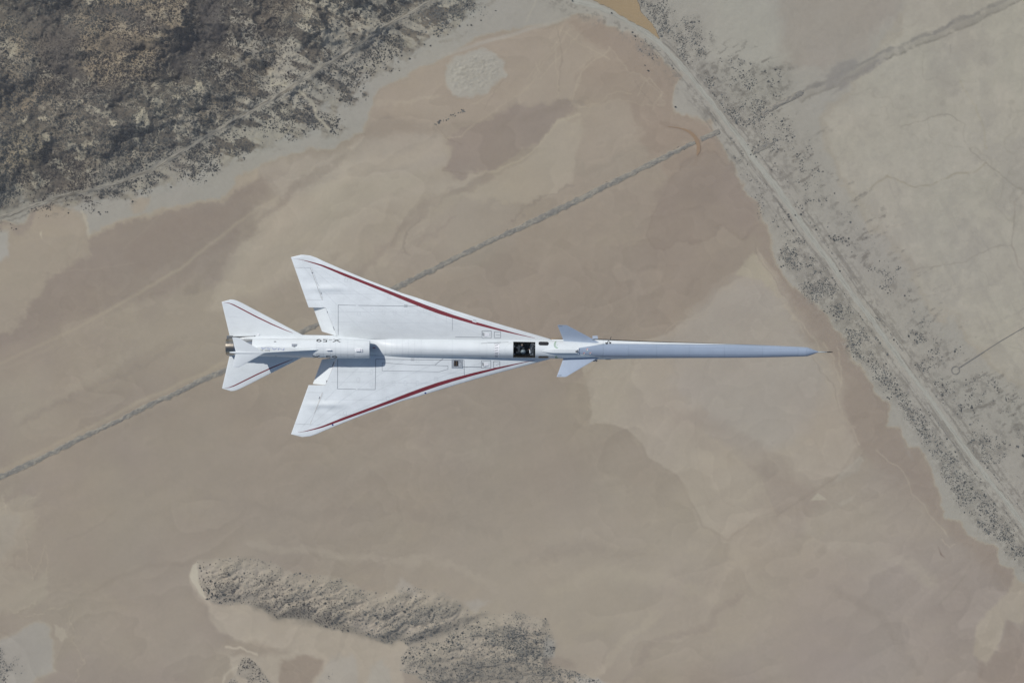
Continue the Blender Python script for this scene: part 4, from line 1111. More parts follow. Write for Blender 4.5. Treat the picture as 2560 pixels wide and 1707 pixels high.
spoly([(500,-80),(560,-80),(562,20),(560,110),(528,150),(490,200),(440,170),(400,150),(425,120),(480,110),(505,70)], (86, 86, 86), 12, .95)
spoly([(40,0),(150,20),(190,50),(195,110),(200,170),(230,230),(190,240),(130,170),(60,120)], (90, 89, 87), 16, .85)
spoly([(250,22),(330,36),(420,70),(480,100),(470,110),(400,85),(330,60),(250,50),(215,60)], (84, 84, 84), 7, .75)
spoly([(280,95),(340,92),(400,112),(420,130),(350,132),(280,125),(255,112)], (92, 90, 86), 8, .7)
spoly([(640,0),(700,-60),(760,-60),(745,60),(690,110),(640,100)], (94, 91, 86), 12, .7)
spoly([(600,160),(690,120),(640,230),(560,290),(500,320),(480,280),(560,210)], (120, 114, 103), 14, .5)
east = ss(xs+ys*.55, 470, 760)
# pale clearings with ragged edges
cl = fbm(xs*1.0+ys*.25, ys*1.25-xs*.3, 34, 81, 5, .62); zone_n = fbm(xs, ys, 190, 83, 3)
blend(I, (148, 144, 132), mS*ss(cl+.10*(zone_n-.5)-.03*inner+.03*east, .595, .640)*.9)
us, vs = xs*.90+ys*.42, ys*.90-xs*.42
stn = fbm(us*.30, vs, 15, 89, 5, .62)
east = ss(xs+ys*.55, 470, 760)
blend(I, (150, 147, 138), mS*ss(stn+.07*east, .53, .61)*(.22+.72*east))
blend(I, (98, 97, 93), mS*ss(-stn, -.46, -.38)*.5)
rd = 1-np.abs(fbm(xs*.6+ys*.7, ys*1.1-xs*.5, 40, 87, 5, .6)*2-1)
blend(I, (146, 142, 131), mS*ss(rd, .93, .985)*.6*ss(zone_n, .35, .6))
for (x_, y_, r_) in ((130,62,7),(95,25,5),(75,25,5),(270,270,10),(355,290,14),(285,318,12),(445,245,12),(120,300,12),(205,255,9),(340,345,12),(215,370,14),(345,385,12),(500,225,14),(478,285,7),(700,25,24),(715,50,14),(25,235,9),(185,215,8),(130,350,8),(380,370,8),(395,95,4),(470,97,6),(510,180,8),(540,150,6),(110,460,14),(230,330,9),(180,190,6)):
    J = region([(x_-r_*2, y_-r_*2), (x_+r_*2, y_+r_*2)], 10)
    dd = np.hypot(X0[J]+wx[J]*1.3-x_, (Y0[J]+wy[J]*1.3-y_)*1.2)
    blend(J, (154, 149, 136), ss(-dd, -r_*1.05, -r_*.75)*.9)
for L_ in ([(640,40),(680,60),(690,100),(688,130)], [(678,218),(700,210),(760,240),(790,275),(800,310),(818,320)], [(678,218),(676,180),(700,155),(720,150)], [(862,25),(880,60),(900,80),(920,88)], [(945,0),(980,35),(988,50)], [(865,80),(850,30),(820,0)], [(855,120),(840,95),(790,70)], [(495,185),(510,170),(515,120),(515,80),(490,40)], [(390,370),(400,330),(440,300),(478,275),(530,225)], [(160,430),(190,450)], [(560,300),(520,350),(470,360)]):
    stroke(L_, (150, 146, 134), 3.2, .7, 1.6, .8)
for L_ in ([(590,120),(650,120),(700,140)], [(600,60),(560,110)], [(580,170),(640,150),(690,170)], [(600,240),(560,255),(610,270)], [(780,80),(830,90),(870,130)], [(560,310),(620,290),(700,300)]):
    stroke(L_, (148, 144, 133), 9, .6, 4, 1.8, tex=.5)
spoly([(190,54),(240,20),(330,-80),(440,-80),(465,30),(478,95),(420,130),(400,165),(350,200),(260,205),(204,163),(195,120)], (134, 125, 111), 14, .6)
spoly([(20,70),(70,60),(115,100),(105,150),(40,140)], (132, 124, 111), 14, .5)
spoly([(0,150),(60,200),(140,210),(150,240),(60,280),(-60,260)], (120,113,102), 14, .6)
spoly([(50,330),(100,340),(120,380),(60,430),(0,440),(-60,430),(0,390)], (134, 127, 113), 16, .5)
spoly([(500,-80),(560,-80),(562,20),(560,110),(528,150),(490,200),(440,170),(400,150),(425,120),(480,110),(505,70)], (86, 86, 86), 12, .85)
spoly([(40,0),(150,20),(190,50),(195,110),(200,170),(230,230),(190,240),(130,170),(60,120)], (90, 89, 87), 16, .6)
spoly([(250,22),(330,36),(420,70),(480,100),(470,110),(400,85),(330,60),(250,50),(215,60)], (84, 84, 84), 7, .75)
spoly([(280,95),(340,92),(400,112),(420,130),(350,132),(280,125),(255,112)], (92, 90, 86), 8, .7)
spoly([(640,0),(700,-60),(760,-60),(745,60),(690,110),(640,100)], (94, 91, 86), 12, .7)
spoly([(600,160),(690,120),(640,230),(560,290),(500,320),(480,280),(560,210)], (120, 114, 103), 14, .5)
gl = np.abs(fbm(xs*.9+ys*.3, ys*1.1-xs*.3, 70, 931, 5, .6)*2-1); blend(I, (88, 88, 86), mS*(1-ss(gl, .0, .06))*.40*(1-.6*east)); gl = np.abs(fbm(xs, ys, 95, 941, 5, .62)*2-1); blend(I, (150, 147, 137), mS*(1-ss(gl, .0, .022))*.6*ss(zone_n, .4, .55))
GUL = [(676,180),(678,218),(700,212),(735,225),(762,242),(785,262),(792,290),(805,305),(820,322)]
stroke(GUL, (158, 154, 141), 5, .95, 1.6, .5); stroke([(865,25),(872,45),(890,68),(905,82),(925,92)], (156, 152, 141), 5, .9, 1.8, .5); stroke([(945,0),(965,20),(980,35),(988,50)], (156, 152, 141), 5, .9, 1.8, .5)
SD = np.full(NP, -999.); SD[I] = dS
# --- dune ridges in the south
R1 = [(488,1398),(540,1394),(620,1394),(680,1405),(730,1428),(780,1432),(850,1442),(905,1470),(950,1482),(1000,1466),(1040,1468),(1110,1478),(1150,1500),(1180,1520),(1230,1528),(1160,1570),(1090,1600),(1022,1620),(1000,1600),(970,1613),(955,1610),(900,1583),(830,1576),(780,1553),(690,1545),(640,1516),(545,1510),(522,1500),(498,1455)]
R2 = [(1022,1620),(1090,1600),(1160,1560),(1230,1532),(1300,1530),(1365,1545),(1385,1580),(1396,1610),(1380,1650),(1410,1672),(1460,1680),(1500,1700),(1560,1790),(1070,1790),(1057,1707),(1040,1690),(998,1675),(1000,1645),(1008,1632)]
R3 = [(600,1645),(620,1640),(650,1665),(690,1720),(700,1790),(640,1790),(620,1700),(590,1690)]
R4 = [(570,1700),(590,1690),(600,1720),(620,1790),(560,1790)]
I1, d1 = pmask(R1, 5, .35); I2, d2 = pmask(R2, 5, .3); I3, d3 = pmask(R3, 4, .3); I4, d4 = pmask(R4, 4, .3)
def grain(x, y, flat=False):
    ca, sa = (.998, .06) if flat else (.90, -.43)
    u, v = x*ca+y*sa, -x*sa+y*ca
    wob = (fbm(x, y, 40, 107, 3)-.5)*26
    return .78*fbm(u*.34, v*1.15+wob, 24, 101, 5, .66)+.22*fbm(x, y, 17, 103, 4, .66)
for I_, d_ in ((I1, d1), (I2, d2), (I3, d3), (I4, d4)):
    x_, y_ = X0[I_], Y0[I_]; fd = ss(pdist(R1[:15]+R2[4:9], x_+wx[I_]*1.3, y_+wy[I_]*1.3), 0, 26) if (I_ is I1 or I_ is I2) else 1
    m_ = ss(d_, -2.5, 3)*(.5+.5*fd)
    blend(I_, (150, 144, 133), m_)
    st_n = grain(x_, y_, I_ is I2)
    blend(I_, (126, 124, 116), m_*ss(st_n, .46, .68)*.75)
    blend(I_, (156, 149, 140), m_*ss(-st_n, -.42, -.30)*.6)
RB = [(640,1500),(700,1525),(790,1540),(900,1568),(960,1595),(1020,1590),(1100,1580),(1160,1540),(1100,1570),(1040,1590),(970,1612),(900,1585),(780,1556),(690,1546),(630,1516)]
poly(RB, (112, 111, 104), 9, .9, .7)
poly([(1060,1655),(1150,1640),(1300,1650),(1370,1690),(1370,1790),(1060,1790)], (122, 120, 114), 16, 1, .6)
poly([(1160,1500),(1220,1500),(1190,1528)], (156,153,147), 4, .9, .7); poly([(1370,1590),(1390,1600),(1385,1640),(1355,1650)], (154,154,150), 4, .6, .7)
poly([(1000,1445),(1025,1460),(1045,1490),(990,1480)], (157,152,144), 4, .9, .7); poly([(1350,1650),(1390,1640),(1440,1655),(1440,1670),(1370,1672)], (140,131,121), 4, .8, .8)
poly([(1440,1690),(1500,1690),(1560,1730),(1600,1790),(1450,1790)], (154, 153, 148), 3, .6, .9)

# --- heights: hills, gullies, dunes, embankments
Z = np.zeros(NP)
h1 = fbm(X0, Y0, 210, 201, 4, .5); h2 = 1-np.abs(fbm(X0*.75+Y0*.35+wx, Y0*1.05-X0*.3+wy, 135, 205, 6, .52)*2-1); h3 = fbm(X0, Y0, 13, 209, 3, .55)
mm = ss(SD, 0, 200)
Z += mm*(28*(h1-.3)+15*(h2-.7)+.7*(h3-.5))+ss(SD, -15, 30)*(.8*(h3-.5)+.6*(h2-.7))
for I_, d_, H_ in ((I1, d1, 8.0), (I2, d2, 7.5), (I3, d3, 2), (I4, d4, 1.5)):
    x_, y_ = X0[I_], Y0[I_]
    rn = grain(x_, y_, I_ is I2)
    Z[I_] += ss(d_, -2, 40)*(.6*H_*(.35+1.3*(rn-.35))+.6*(fbm(x_, y_, 12, 215, 3)-.5))
I = region(SALT, 5); Z[I] += ss(sdf(SALT, X0[I], Y0[I]), 6, 20)*.6*(fbm(X0[I]+.5*Y0[I], Y0[I]*1.4, 6.5, 217, 3)-.5)
EL = ss(sdf(BAND, X0+wx*.8, Y0+wy*.8), 0, 60)
Z += EL*.22*(fbm(X0, Y0, 16, 221, 4, .6)-.5)
Z += .10*(fbm(X0, Y0, 60, 223, 4, .6)-.5)
far = ss(np.maximum(np.abs(X0-1280)-1400, np.abs(Y0-853)-950), 0, 400)
Z *= 1-far*.7

# --- the road, tracks and embankment: lines
ROAD = [(1330,-90),(1392,-30),(1440,4),(1490,16),(1526,32),(1560,48),(1593,68),(1620,87),(1648,108),(1688,148),(1729,196),(1770,246),(1811,299),(1852,349),(1893,408),(1936,462),(1988,536),(2042,612),(2089,675),(2138,745),(2187,810),(2214,848),(2274,930),(2328,1001),(2383,1078),(2432,1146),(2468,1194),(2519,1257),(2575,1330),(2700,1490)]
TRACK = [(-80,575),(40,530),(152,492),(200,482),(245,472),(300,456),(381,425),(430,396),(504,350),(570,312),(640,272),(722,226),(780,187),(844,147),(890,118),(934,90),(985,56),(1035,27),(1076,5),(1150,-45)]
BERM = [(-90,1238),(0,1192),(62,1164),(141,1126),(231,1080),(300,1050),(354,1020),(435,985),(504,950),(565,923),(650,888),(747,833),(793,810),(880,770),(986,721),(1076,677),(1171,628),(1280,578),(1361,541),(1457,495),(1552,446),(1598,425),(1688,379),(1738,356)]
BERM2 = [(1752,349),(1775,339),(1800,328)]
BERM3 = [(1880,383),(1905,370),(1935,354)]
BERM4 = [(1905,284),(1920,275),(1960,254),(2006,232)]
stroke([(-60,1210),(0,1180),(141,1110),(231,1064),(354,1002),(435,966),(565,906),(640,872)], (158, 149, 132), 9, .65, 4, .3)
stroke(BERM, (150,141,127), 26, .4, 6, .4)
stroke(ROAD, (153, 152, 146), 44, .6, 12, .8)
stroke([(1655,312),(1690,318),(1728,331),(1745,352),(1748,375),(1742,396),(1735,410)], (134, 122, 110), 11, .6, 5, .5)
stroke(TRACK, (140, 138, 131), 20, .7, 6, .9)
for o_ in (-13, 12): stroke([(x+o_*.6, y+o_) for x, y in TRACK], (92, 92, 90), 2.6, .7, 1.5, .5, tex=.8, tsc=12, sd=5)
for o_, a_ in ((-15, .8), (14, .75)):
    stroke([(x+o_, y-o_*.7) for x, y in ROAD[8:]], (100, 102, 102), 2.2, a_, 1, .15, tex=1.0, tsc=60, sd=7+int(o_))
stroke([(1552,48),(1580,60),(1640,105),(1700,180)], (110,113,113), 2, .7, 1, .2); stroke([(1655,105),(1690,135),(1730,190),(1752,215)], (105,106,104), 4, .7, 1.2, .2)
stroke([(1640,-20),(1672,45),(1700,120),(1730,170)], (160,159,153), 9, .8, 3, .3)

# ------------------------------------------------------------ scrub: one dense low growth nobody could count
DN = np.zeros(NP); DNS = np.zeros(NP)
I = np.nonzero(SD > -30)[0]
n_a = fbm(X0[I], Y0[I], 38, 401, 4, .6); n_b = fbm(X0[I], Y0[I], 130, 403, 3)
lum = COL[I].mean(1); dark = 1-ss(lum, lin((118,)*3)[0], lin((146,)*3)[0])
DN[I] = np.clip(ss(SD[I]+(n_a-.5)*110, -10, 30)*(.25+.75*dark)*(.35+.9*ss(n_a, .32, .58)), 0, 1)
for I_, d_ in ((I1, d1), (I2, d2), (I3, d3), (I4, d4)):
    nn = grain(X0[I_], Y0[I_], I_ is I2)
    DN[I_] = np.maximum(DN[I_], ss(d_, -1, 6)*(.30+.70*ss(nn, .42, .60)))
NE_ = R1[:15]+R2[4:9]
for I_ in (I1, I2): DN[I_] *= .35+.65*ss(pdist(NE_, X0[I_]+wx[I_], Y0[I_]+wy[I_]), 8, 60)
def dpoly(P, v, soft=10, sc=24, lo=.42, hi=.6, seed=500, warp=1.0, sub=False):
    soft = soft*1.8
    I, d = pmask(P, soft, warp)
    n_ = fbm(X0[I], Y0[I], sc, seed, 4, .6); a = ss(d, -soft, soft)*v*.92*ss(n_-.02+.26*(fbm(X0[I], Y0[I], 7, seed+1, 3, .6)-.5), lo, hi)
    DN[I] = np.maximum(DN[I], a); DNS[I] = np.maximum(DNS[I], ss(d, -soft, soft)*v)
WS1 = [(1960,600),(2000,590),(2075,700),(2140,790),(2200,880),(2240,960),(2300,1030),(2370,1120),(2440,1210),(2520,1310),(2600,1420),(2600,1460),(2540,1390),(2460,1330),(2400,1250),(2350,1170),(2290,1080),(2240,1000),(2180,940),(2130,880),(2110,840),(2070,790),(2030,750),(1990,700),(1950,640)]
dpoly(WS1, .95, 6, 30, .38, .54, 501, .8)
dpoly([(2110,860),(2170,880),(2240,950),(2300,1030),(2280,1050),(2200,960)], .8, 8, 18, .35, .5, 502)
dpoly([(1790,330),(1850,380),(1930,500),(1990,600),(1960,600),(1900,540),(1850,460),(1800,380)], .35, 8, 20, .5, .62, 503)
dpoly([(1595,-20),(1660,-20),(1690,60),(1720,120),(1728,175),(1700,150),(1650,95),(1625,50),(1600,20)], .9, 6, 24, .34, .5, 504, .6)
dpoly([(1700,50),(1740,40),(1755,90),(1740,130),(1715,100)], .9, 7, 18, .36, .5, 505); dpoly([(1590,105),(1620,105),(1640,120),(1625,155),(1600,135)], .7, 6, 16, .35, .5, 506)
dpoly([(1730,120),(1762,118),(1760,148),(1735,145)], .9, 4, 12, .42, .55, 507); dpoly([(1775,90),(1790,95),(1788,120),(1775,115)], .6, 5, 14, .4, .55, 508)
dpoly([(1740,160),(1830,150),(1900,160),(1990,170),(1970,235),(1920,270),(1910,320),(1870,330),(1820,300),(1780,240)], .85, 8, 34, .47, .60, 509)
dpoly([(1800,270),(1840,275),(1860,310),(1830,320)], 1, 5, 14, .35, .5, 510)
dpoly([(1880,250),(1980,300),(2030,380),(2060,460),(2000,470),(1950,430),(1900,350)], .45, 14, 22, .44, .6, 511)
dpoly([(1990,500),(2060,520),(2150,640),(2230,760),(2300,840),(2330,930),(2430,1010),(2560,1180),(2700,1350),(2700,1150),(2500,960),(2420,900),(2330,830),(2290,740),(2200,640),(2100,520),(2060,470)], .55, 14, 30, .47, .62, 512)
dpoly([(2080,585),(2110,590),(2140,620),(2110,610),(2085,605)], 1, 4, 12, .35, .5, 513); dpoly([(2270,820),(2300,830),(2320,860),(2290,870)], 1, 4, 14, .3, .45, 514)
dpoly([(2160,660),(2250,670),(2245,680),(2180,675)], .9, 4, 12, .4, .55, 515)
for k, (c, a_, b_) in enumerate((((2320,910),34,26),((2370,970),30,30),((2430,1020),44,40),((2250,960),0,0),((2470,1120),60,40))):
    if a_: dpoly([(c[0]+a_*math.cos(t_), c[1]+b_*math.sin(t_)) for t_ in np.linspace(0, 6.2, 14)], .7, 8, 16, .45, .58, 520+k)
for L_, w_, v_ in (([(1905,284),(2006,232)], 8, .8), ([(1882,382),(1935,354)], 9, 1), ([(1990,520),(2020,505),(2060,500),(2090,485)], 5, .8), ([(2450,1010),(2465,980),(2470,960)], 5, .9), ([(2425,1060),(2450,1050)], 5, .8), ([(1090,312),(1160,278)], 6, 1.0), ([(2195,715),(2215,720),(2222,700),(2245,690)], 5, .9), ([(2160,790),(2210,800)], 4, .8)):
    J = region(L_, w_+20); d = pdist(L_, X0[J]+wx[J]*.3, Y0[J]+wy[J]*.3); DN[J] = np.maximum(DN[J], ss(-d, -w_, -w_*.4)*v_*ss(fbm(X0[J], Y0[J], 7, 571, 3), .36, .55))
J = region(ROAD[9:], 30)
for o_, v_ in ((-14, .5), (14.5, .5)):
    d = pdist([(x+o_, y-o_*.72) for x, y in ROAD[9:]], X0[J], Y0[J]); nn = fbm(X0[J], Y0[J], 40, 540+int(o_), 3); DN[J] = np.maximum(DN[J], ss(-d, -2.6, -.6)*ss(nn, .42, .56)*v_)
CH = [(1669,317),(1690,319),(1712,324),(1728,333),(1740,346),(1745,358),(1747,372),(1745,384),(1742,389)]
J = region(BERM, 12); d = pdist(BERM, X0[J], Y0[J]); nn = fbm(X0[J], Y0[J], 6, 551, 3); DN[J] = np.maximum(DN[J], ss(-d, -8, -4)*ss(nn, .35, .65)*.55)
dpoly([(-60,1620),(0,1620),(30,1630),(40,1680),(10,1730),(-60,1740)], .9, 6, 26, .40, .55, 560); dpoly([(30,1640),(60,1650),(60,1690),(30,1690)], .4, 6, 14, .45, .6, 561)
dpoly([(1330,-30),(1345,5),(1335,10)], .0); dpoly([(815,1665),(835,1668),(830,1690),(812,1690)], .5, 4, 10, .4, .55, 562)
# keep road, tracks and water clear
J = region(GUL, 20); DN[J] *= ss(pdist(GUL, X0[J]+wx[J]*.5, Y0[J]+wy[J]*.5), 3, 6)
J = region([(2388, 925), (2480, 870)], 60); DN[J] *= ss(pdist([(2388, 925), (2520, 845)], X0[J]+wx[J], Y0[J]+wy[J]), 18, 34); DNS[J] *= ss(pdist([(2388, 925), (2520, 845)], X0[J], Y0[J]), 18, 34)
J = region(ROAD, 30); DN[J] *= ss(pdist(ROAD, X0[J], Y0[J]), 10.5, 12.5)
J = region(TRACK, 20); DN[J] *= ss(pdist(TRACK, X0[J], Y0[J]), 4, 6.5)
J = region(CH, 20); DN[J] *= ss(pdist(CH, X0[J], Y0[J]), 5, 8)
# leaf litter and bare stems grey the soil where the cover is thick
I = np.nonzero((DN > .03) & (Y0 > 1380) & (X0 < 1600))[0]
blend(I, (122, 121, 116), np.clip(DN[I], 0, 1)*.38)
I = np.nonzero((DNS > .02) & (X0 > 1270))[0]
nf = fbm(X0[I], Y0[I], 13, 911, 5, .68); blend(I, (104, 104, 101), np.clip(DNS[I], 0, 1)*ss(nf, .50, .66)*.75)
blend(I, (132, 131, 126), np.clip(DNS[I], 0, 1)*.35)
# filaments of dead scrub strung across the ground east of the road
I = region([(p[0]+70, p[1]-40) for p in ROAD[9:]], 150)
sd_ = sdf([(p[0]+12, p[1]-9) for p in ROAD[9:]]+[(p[0]+185, p[1]-90) for p in ROAD[9:]][::-1], X0[I]+wx[I], Y0[I]+wy[I])
fn = fbm((X0[I]*.87-Y0[I]*.5)*.30+wx[I]*.2, X0[I]*.5+Y0[I]*.87, 9, 921, 4, .68); pz = ss(fbm(X0[I], Y0[I], 70, 923, 3), .40, .58)
blend(I, (112, 111, 107), ss(fn, .60, .70)*ss(sd_, -8, 30)*pz*.75)
# --- drying terraces, silt tongues and grain on the playa
LAKE = 1-ss(sdf(BAND, X0+wx*.8, Y0+wy*.8), -14, 4)
for (sc_, lv, sd_, am, an) in ((430, 7, 741, .075, 1.6), (240, 8, 751, .050, 1.3), (120, 7, 761, .030, 1.0)):
    uu = X0*.9-Y0*.43; vv = (X0*.43+Y0*.9)*an
    n_ = fbm(uu+wx*.5+wx2*.3, vv+wy*.5+wy2*.3, sc_, sd_, 4, .5)*lv
    fr_ = n_-np.floor(n_); saw = np.where(fr_ < .93, .5-fr_/.93, (fr_-.93)/.07-.5)
    fade = ss(fbm(X0, Y0, 260, sd_+3, 3), .40, .62)
    COL *= (1+am*saw*fade*LAKE)[:, None]
    edge = np.exp(-((fr_-.965)/.03)**2)*fade*LAKE
    COL *= (1+.045*edge)[:, None]
gr = fbm(X0, Y0, 9, 771, 3, .7); COL *= (1+.045*(gr-.5)*(.5+.5*LAKE)+.06*(gr-.5)*(1-LAKE))[:, None]
bl = ss(fbm(X0*.5+Y0*.2, Y0, 46, 775, 5, .65), .52, .75)*LAKE; COL *= (1+.022*bl)[:, None]*np.array([1, 1, .985])**bl[:, None]
# --- faint vehicle tracks and rill lines on the flats
r3 = np.random.default_rng(5)
for k in range(34):
    x = r3.uniform(-50, 2000); y = r3.uniform(620, 1700); a = r3.uniform(-.75, .1) if k % 3 else r3.uniform(0, 3.1); L_ = r3.uniform(80, 420); c_ = r3.uniform(-.0012, .0012)
    P = []
    for t_ in range(9): P.append((x, y)); x += math.cos(a)*L_/8; y += math.sin(a)*L_/8; a += c_*L_/8*2
    stroke(P, (160, 151, 137) if k % 2 else (131, 123, 112), r3.uniform(.8, 2.4), r3.uniform(.10, .30), 1.6, .5)
# --- east plain: crazed lines, wind streaks and mottles
I = region(EAST, 20); pl = ss(sdf(EAST, X0[I], Y0[I]), -40, 40)
for (sc_, sd_, a_) in ((150, 801, .30), (70, 805, .18)):
    rr = np.abs(fbm(X0[I], Y0[I], sc_, sd_, 4, .55)*2-1); ms_ = ss(fbm(X0[I], Y0[I], 200, sd_+2, 3), .42, .6)
    blend(I, (136, 133, 123), (1-ss(rr, .0, .035))*a_*ms_*pl)
st3 = fbm((X0[I]*.55+Y0[I]*.83)*.14, X0[I]*.83-Y0[I]*.55, 20, 811, 4, .6); blend(I, (146, 143, 136), ss(st3, .55, .75)*.45*pl*ss(Y0[I], 250, 700))
mt = fbm(X0[I], Y0[I], 28, 815, 5, .65); blend(I, (167, 163, 153), ss(mt, .52, .72)*.5*pl); blend(I, (149, 146, 139), ss(-mt, -.45, -.3)*.35*pl)
# verge of the road: rutted, scraped, broken ground
I = region(ROAD, 75); dR = pdist(ROAD, X0[I]+wx[I]*.4, Y0[I]+wy[I]*.4)
sl = fbm((X0[I]*.58+Y0[I]*.81)*.10, X0[I]*.81-Y0[I]*.58, 6, 821, 4, .6)
vf = ss(Y0[I], 170, 330); blend(I, (162, 160, 152), ss(sl, .52, .68)*.25*(1-ss(dR, 30, 62))*vf); blend(I, (122, 121, 116), ss(-sl, -.46, -.33)*.7*(1-ss(dR, 26, 60))*vf); nv = fbm(X0[I], Y0[I], 9, 825, 4, .68); blend(I, (118, 117, 113), ss(nv, .52, .64)*.6*(1-ss(dR, 24, 62))*ss(dR, 8, 14))
I = region(WS1, 50); nn = fbm(X0[I], Y0[I], 11, 831, 4, .65); mk = ss(sdf(WS1, X0[I]+wx[I], Y0[I]+wy[I]), -30, 10)
blend(I, (134, 133, 127), ss(nn, .5, .62)*.55*mk); blend(I, (161, 160, 153), ss(-nn, -.44, -.34)*.5*mk)
# --- faint flow streaks and fine mottling over everything
u_ = X0*.88-Y0*.47; v_ = X0*.47+Y0*.88
fl = fbm(u_*.16+wx2*.5, v_+wy2*1.2, 34, 701, 5, .6); pl = np.clip(ss(-np.abs(SD), -1e9, 0), 0, 1)
COL *= (1+.085*(fl-.5)+.05*(fbm(X0, Y0, 60, 703, 5, .6)-.5))[:, None]
COL *= 1+np.stack([.045*(fbm(X0, Y0, 170, 705, 4)-.5), 0*X0, -.06*(fbm(X0, Y0, 210, 707, 4)-.5)], 1)
L_ = COL@np.array([.3, .59, .11]); ref = lin((148, 141, 132)); ref = ref/(ref@np.array([.3, .59, .11]))
kk = (.25*(1-ss(SD, -30, 20)))[:, None]; COL = COL*(1-kk)+kk*L_[:, None]*ref[None]
COL *= 1+LAKE[:, None]*np.array([.045, .037, .045])
# --- mesh
wxm, wym = g2w(X0, Y0)
V = np.stack([wxm, wym, GZ+Z], 1).astype(np.float32)
ny, nx = shp
ii = (np.arange(ny-1)[:, None]*nx+np.arange(nx-1)[None, :]).ravel()
Q = np.stack([ii, ii+nx, ii+nx+1, ii+1], 1).astype(np.int32)
def big_mesh(name, V, Q, mats, col=None, k=4, smooth=True):
    me = bpy.data.meshes.new(name)
    me.vertices.add(len(V)); me.vertices.foreach_set('co', np.asarray(V, np.float32).ravel())
    me.loops.add(Q.size); me.loops.foreach_set('vertex_index', Q.ravel().astype(np.int32))
    me.polygons.add(len(Q)); me.polygons.foreach_set('loop_start', (np.arange(len(Q))*k).astype(np.int32)); me.polygons.foreach_set('loop_total', np.full(len(Q), k, np.int32))
    if smooth: me.polygons.foreach_set('use_smooth', np.ones(len(Q), bool))
    if col is not None:
        a = me.attributes.new('soil', 'FLOAT_COLOR', 'POINT'); a.data.foreach_set('color', np.concatenate([col, np.ones((len(col), 1))], 1).astype(np.float32).ravel())
    me.materials.append(mats); me.update(calc_edges=True)
    o = bpy.data.objects.new(name, me); C.objects.link(o); return o
ILL = 1.0
def soil_mat(name, attr=True, col=(.3, .3, .3), amp=.10, sc=.55, big=.06):
    m, t, p = newmat(name); p.inputs['Roughness'].default_value = .95; p.inputs['Specular IOR Level'].default_value = .1
    tc = t.nodes.new('ShaderNodeTexCoord'); gm = t.nodes.new('ShaderNodeNewGeometry')
    n1 = t.nodes.new('ShaderNodeTexNoise'); n1.inputs['Scale'].default_value = sc; n1.inputs['Detail'].default_value = 3; n1.inputs['Roughness'].default_value = .6
    n2 = t.nodes.new('ShaderNodeTexNoise'); n2.inputs['Scale'].default_value = .035; n2.inputs['Detail'].default_value = 8; n2.inputs['Roughness'].default_value = .6
    for n_ in (n1, n2): t.links.new(tc.outputs['Object'], n_.inputs['Vector'])
    f = math_node(t, 'ADD', math_node(t, 'MULTIPLY_ADD', n1.outputs[0], amp, 1-amp/2), math_node(t, 'MULTIPLY_ADD', n2.outputs[0], big, -big/2))
    v = t.nodes.new('ShaderNodeVectorMath'); v.operation = 'SCALE'
    if attr:
        a = t.nodes.new('ShaderNodeAttribute'); a.attribute_name = 'soil'; t.links.new(a.outputs['Color'], v.inputs[0])
    else: v.inputs[0].default_value = col
    t.links.new(f, v.inputs['Scale']); t.links.new(v.outputs[0], p.inputs['Base Color']); return m
ground = big_mesh('ground', V, Q, soil_mat('lakebed_soil'), ALBF(COL))
tag(ground, kind='structure')
GZg = Z.reshape(shp)
def gz(px, py):
    """ground height (m above GZ) at photo px"""
    i = np.clip(np.searchsorted(gxs, px)-1, 0, nx-2); j = np.clip(np.searchsorted(gys, py)-1, 0, ny-2)
    fx = (px-gxs[i])/(gxs[i+1]-gxs[i]); fy = (py-gys[j])/(gys[j+1]-gys[j])
    return (GZg[j, i]*(1-fx)+GZg[j, i+1]*fx)*(1-fy)+(GZg[j+1, i]*(1-fx)+GZg[j+1, i+1]*fx)*fy
def resample(P, step=4):
    P = np.array(P, float); d = np.r_[0, np.cumsum(np.hypot(*np.diff(P, axis=0).T))]
    # smooth the corners a little
    u = np.arange(0, d[-1], step); q = np.stack([np.interp(u, d, P[:, 0]), np.interp(u, d, P[:, 1])], 1)
    for _ in range(3): q[1:-1] = (q[:-2]+2*q[1:-1]+q[2:])/4
    return q
def ribbon(name, P, offs, zf, material, label=None, colf=None, rag=0.0, seed=0, wf=None, step=4):
    """a strip of ground laid along P; offs = cross offsets (photo px), zf(offset, i) = height above the ground"""
    q = resample(P, step); t_ = np.gradient(q, axis=0); t_ /= np.hypot(t_[:, 0], t_[:, 1])[:, None]+1e-9
    nrm = np.stack([-t_[:, 1], t_[:, 0]], 1)
    V, colr = [], []
    n_ = len(offs)
    for k, o_ in enumerate(offs):
        sc_ = np.ones(len(q)) if wf is None else wf(np.linspace(0, 1, len(q)))
        r_ = (fbm(q[:, 0], q[:, 1]+(50 if o_ > 0 else 0), 14, seed, 4)-.5)*2*rag*(abs(o_)/max(abs(offs[0]), 1)) if rag else 0
        p_ = q+nrm*((o_*sc_+r_)[:, None])
        z_ = gz(p_[:, 0], p_[:, 1])+zf(o_, p_)
        a, b = g2w(p_[:, 0], p_[:, 1]); V.append(np.stack([a, b, GZ+z_], 1))
        if colf is not None: colr.append(colf(o_, p_))
    V = np.stack(V, 1).reshape(-1, 3); L_ = len(q)
    ii = (np.arange(L_-1)[:, None]*n_+np.arange(n_-1)[None, :]).ravel()
    Q = np.stack([ii, ii+1, ii+n_+1, ii+n_], 1)
    return big_mesh(name, V, Q, material, ALBF(np.stack(colr, 1).reshape(-1, 3)) if colf is not None else None)
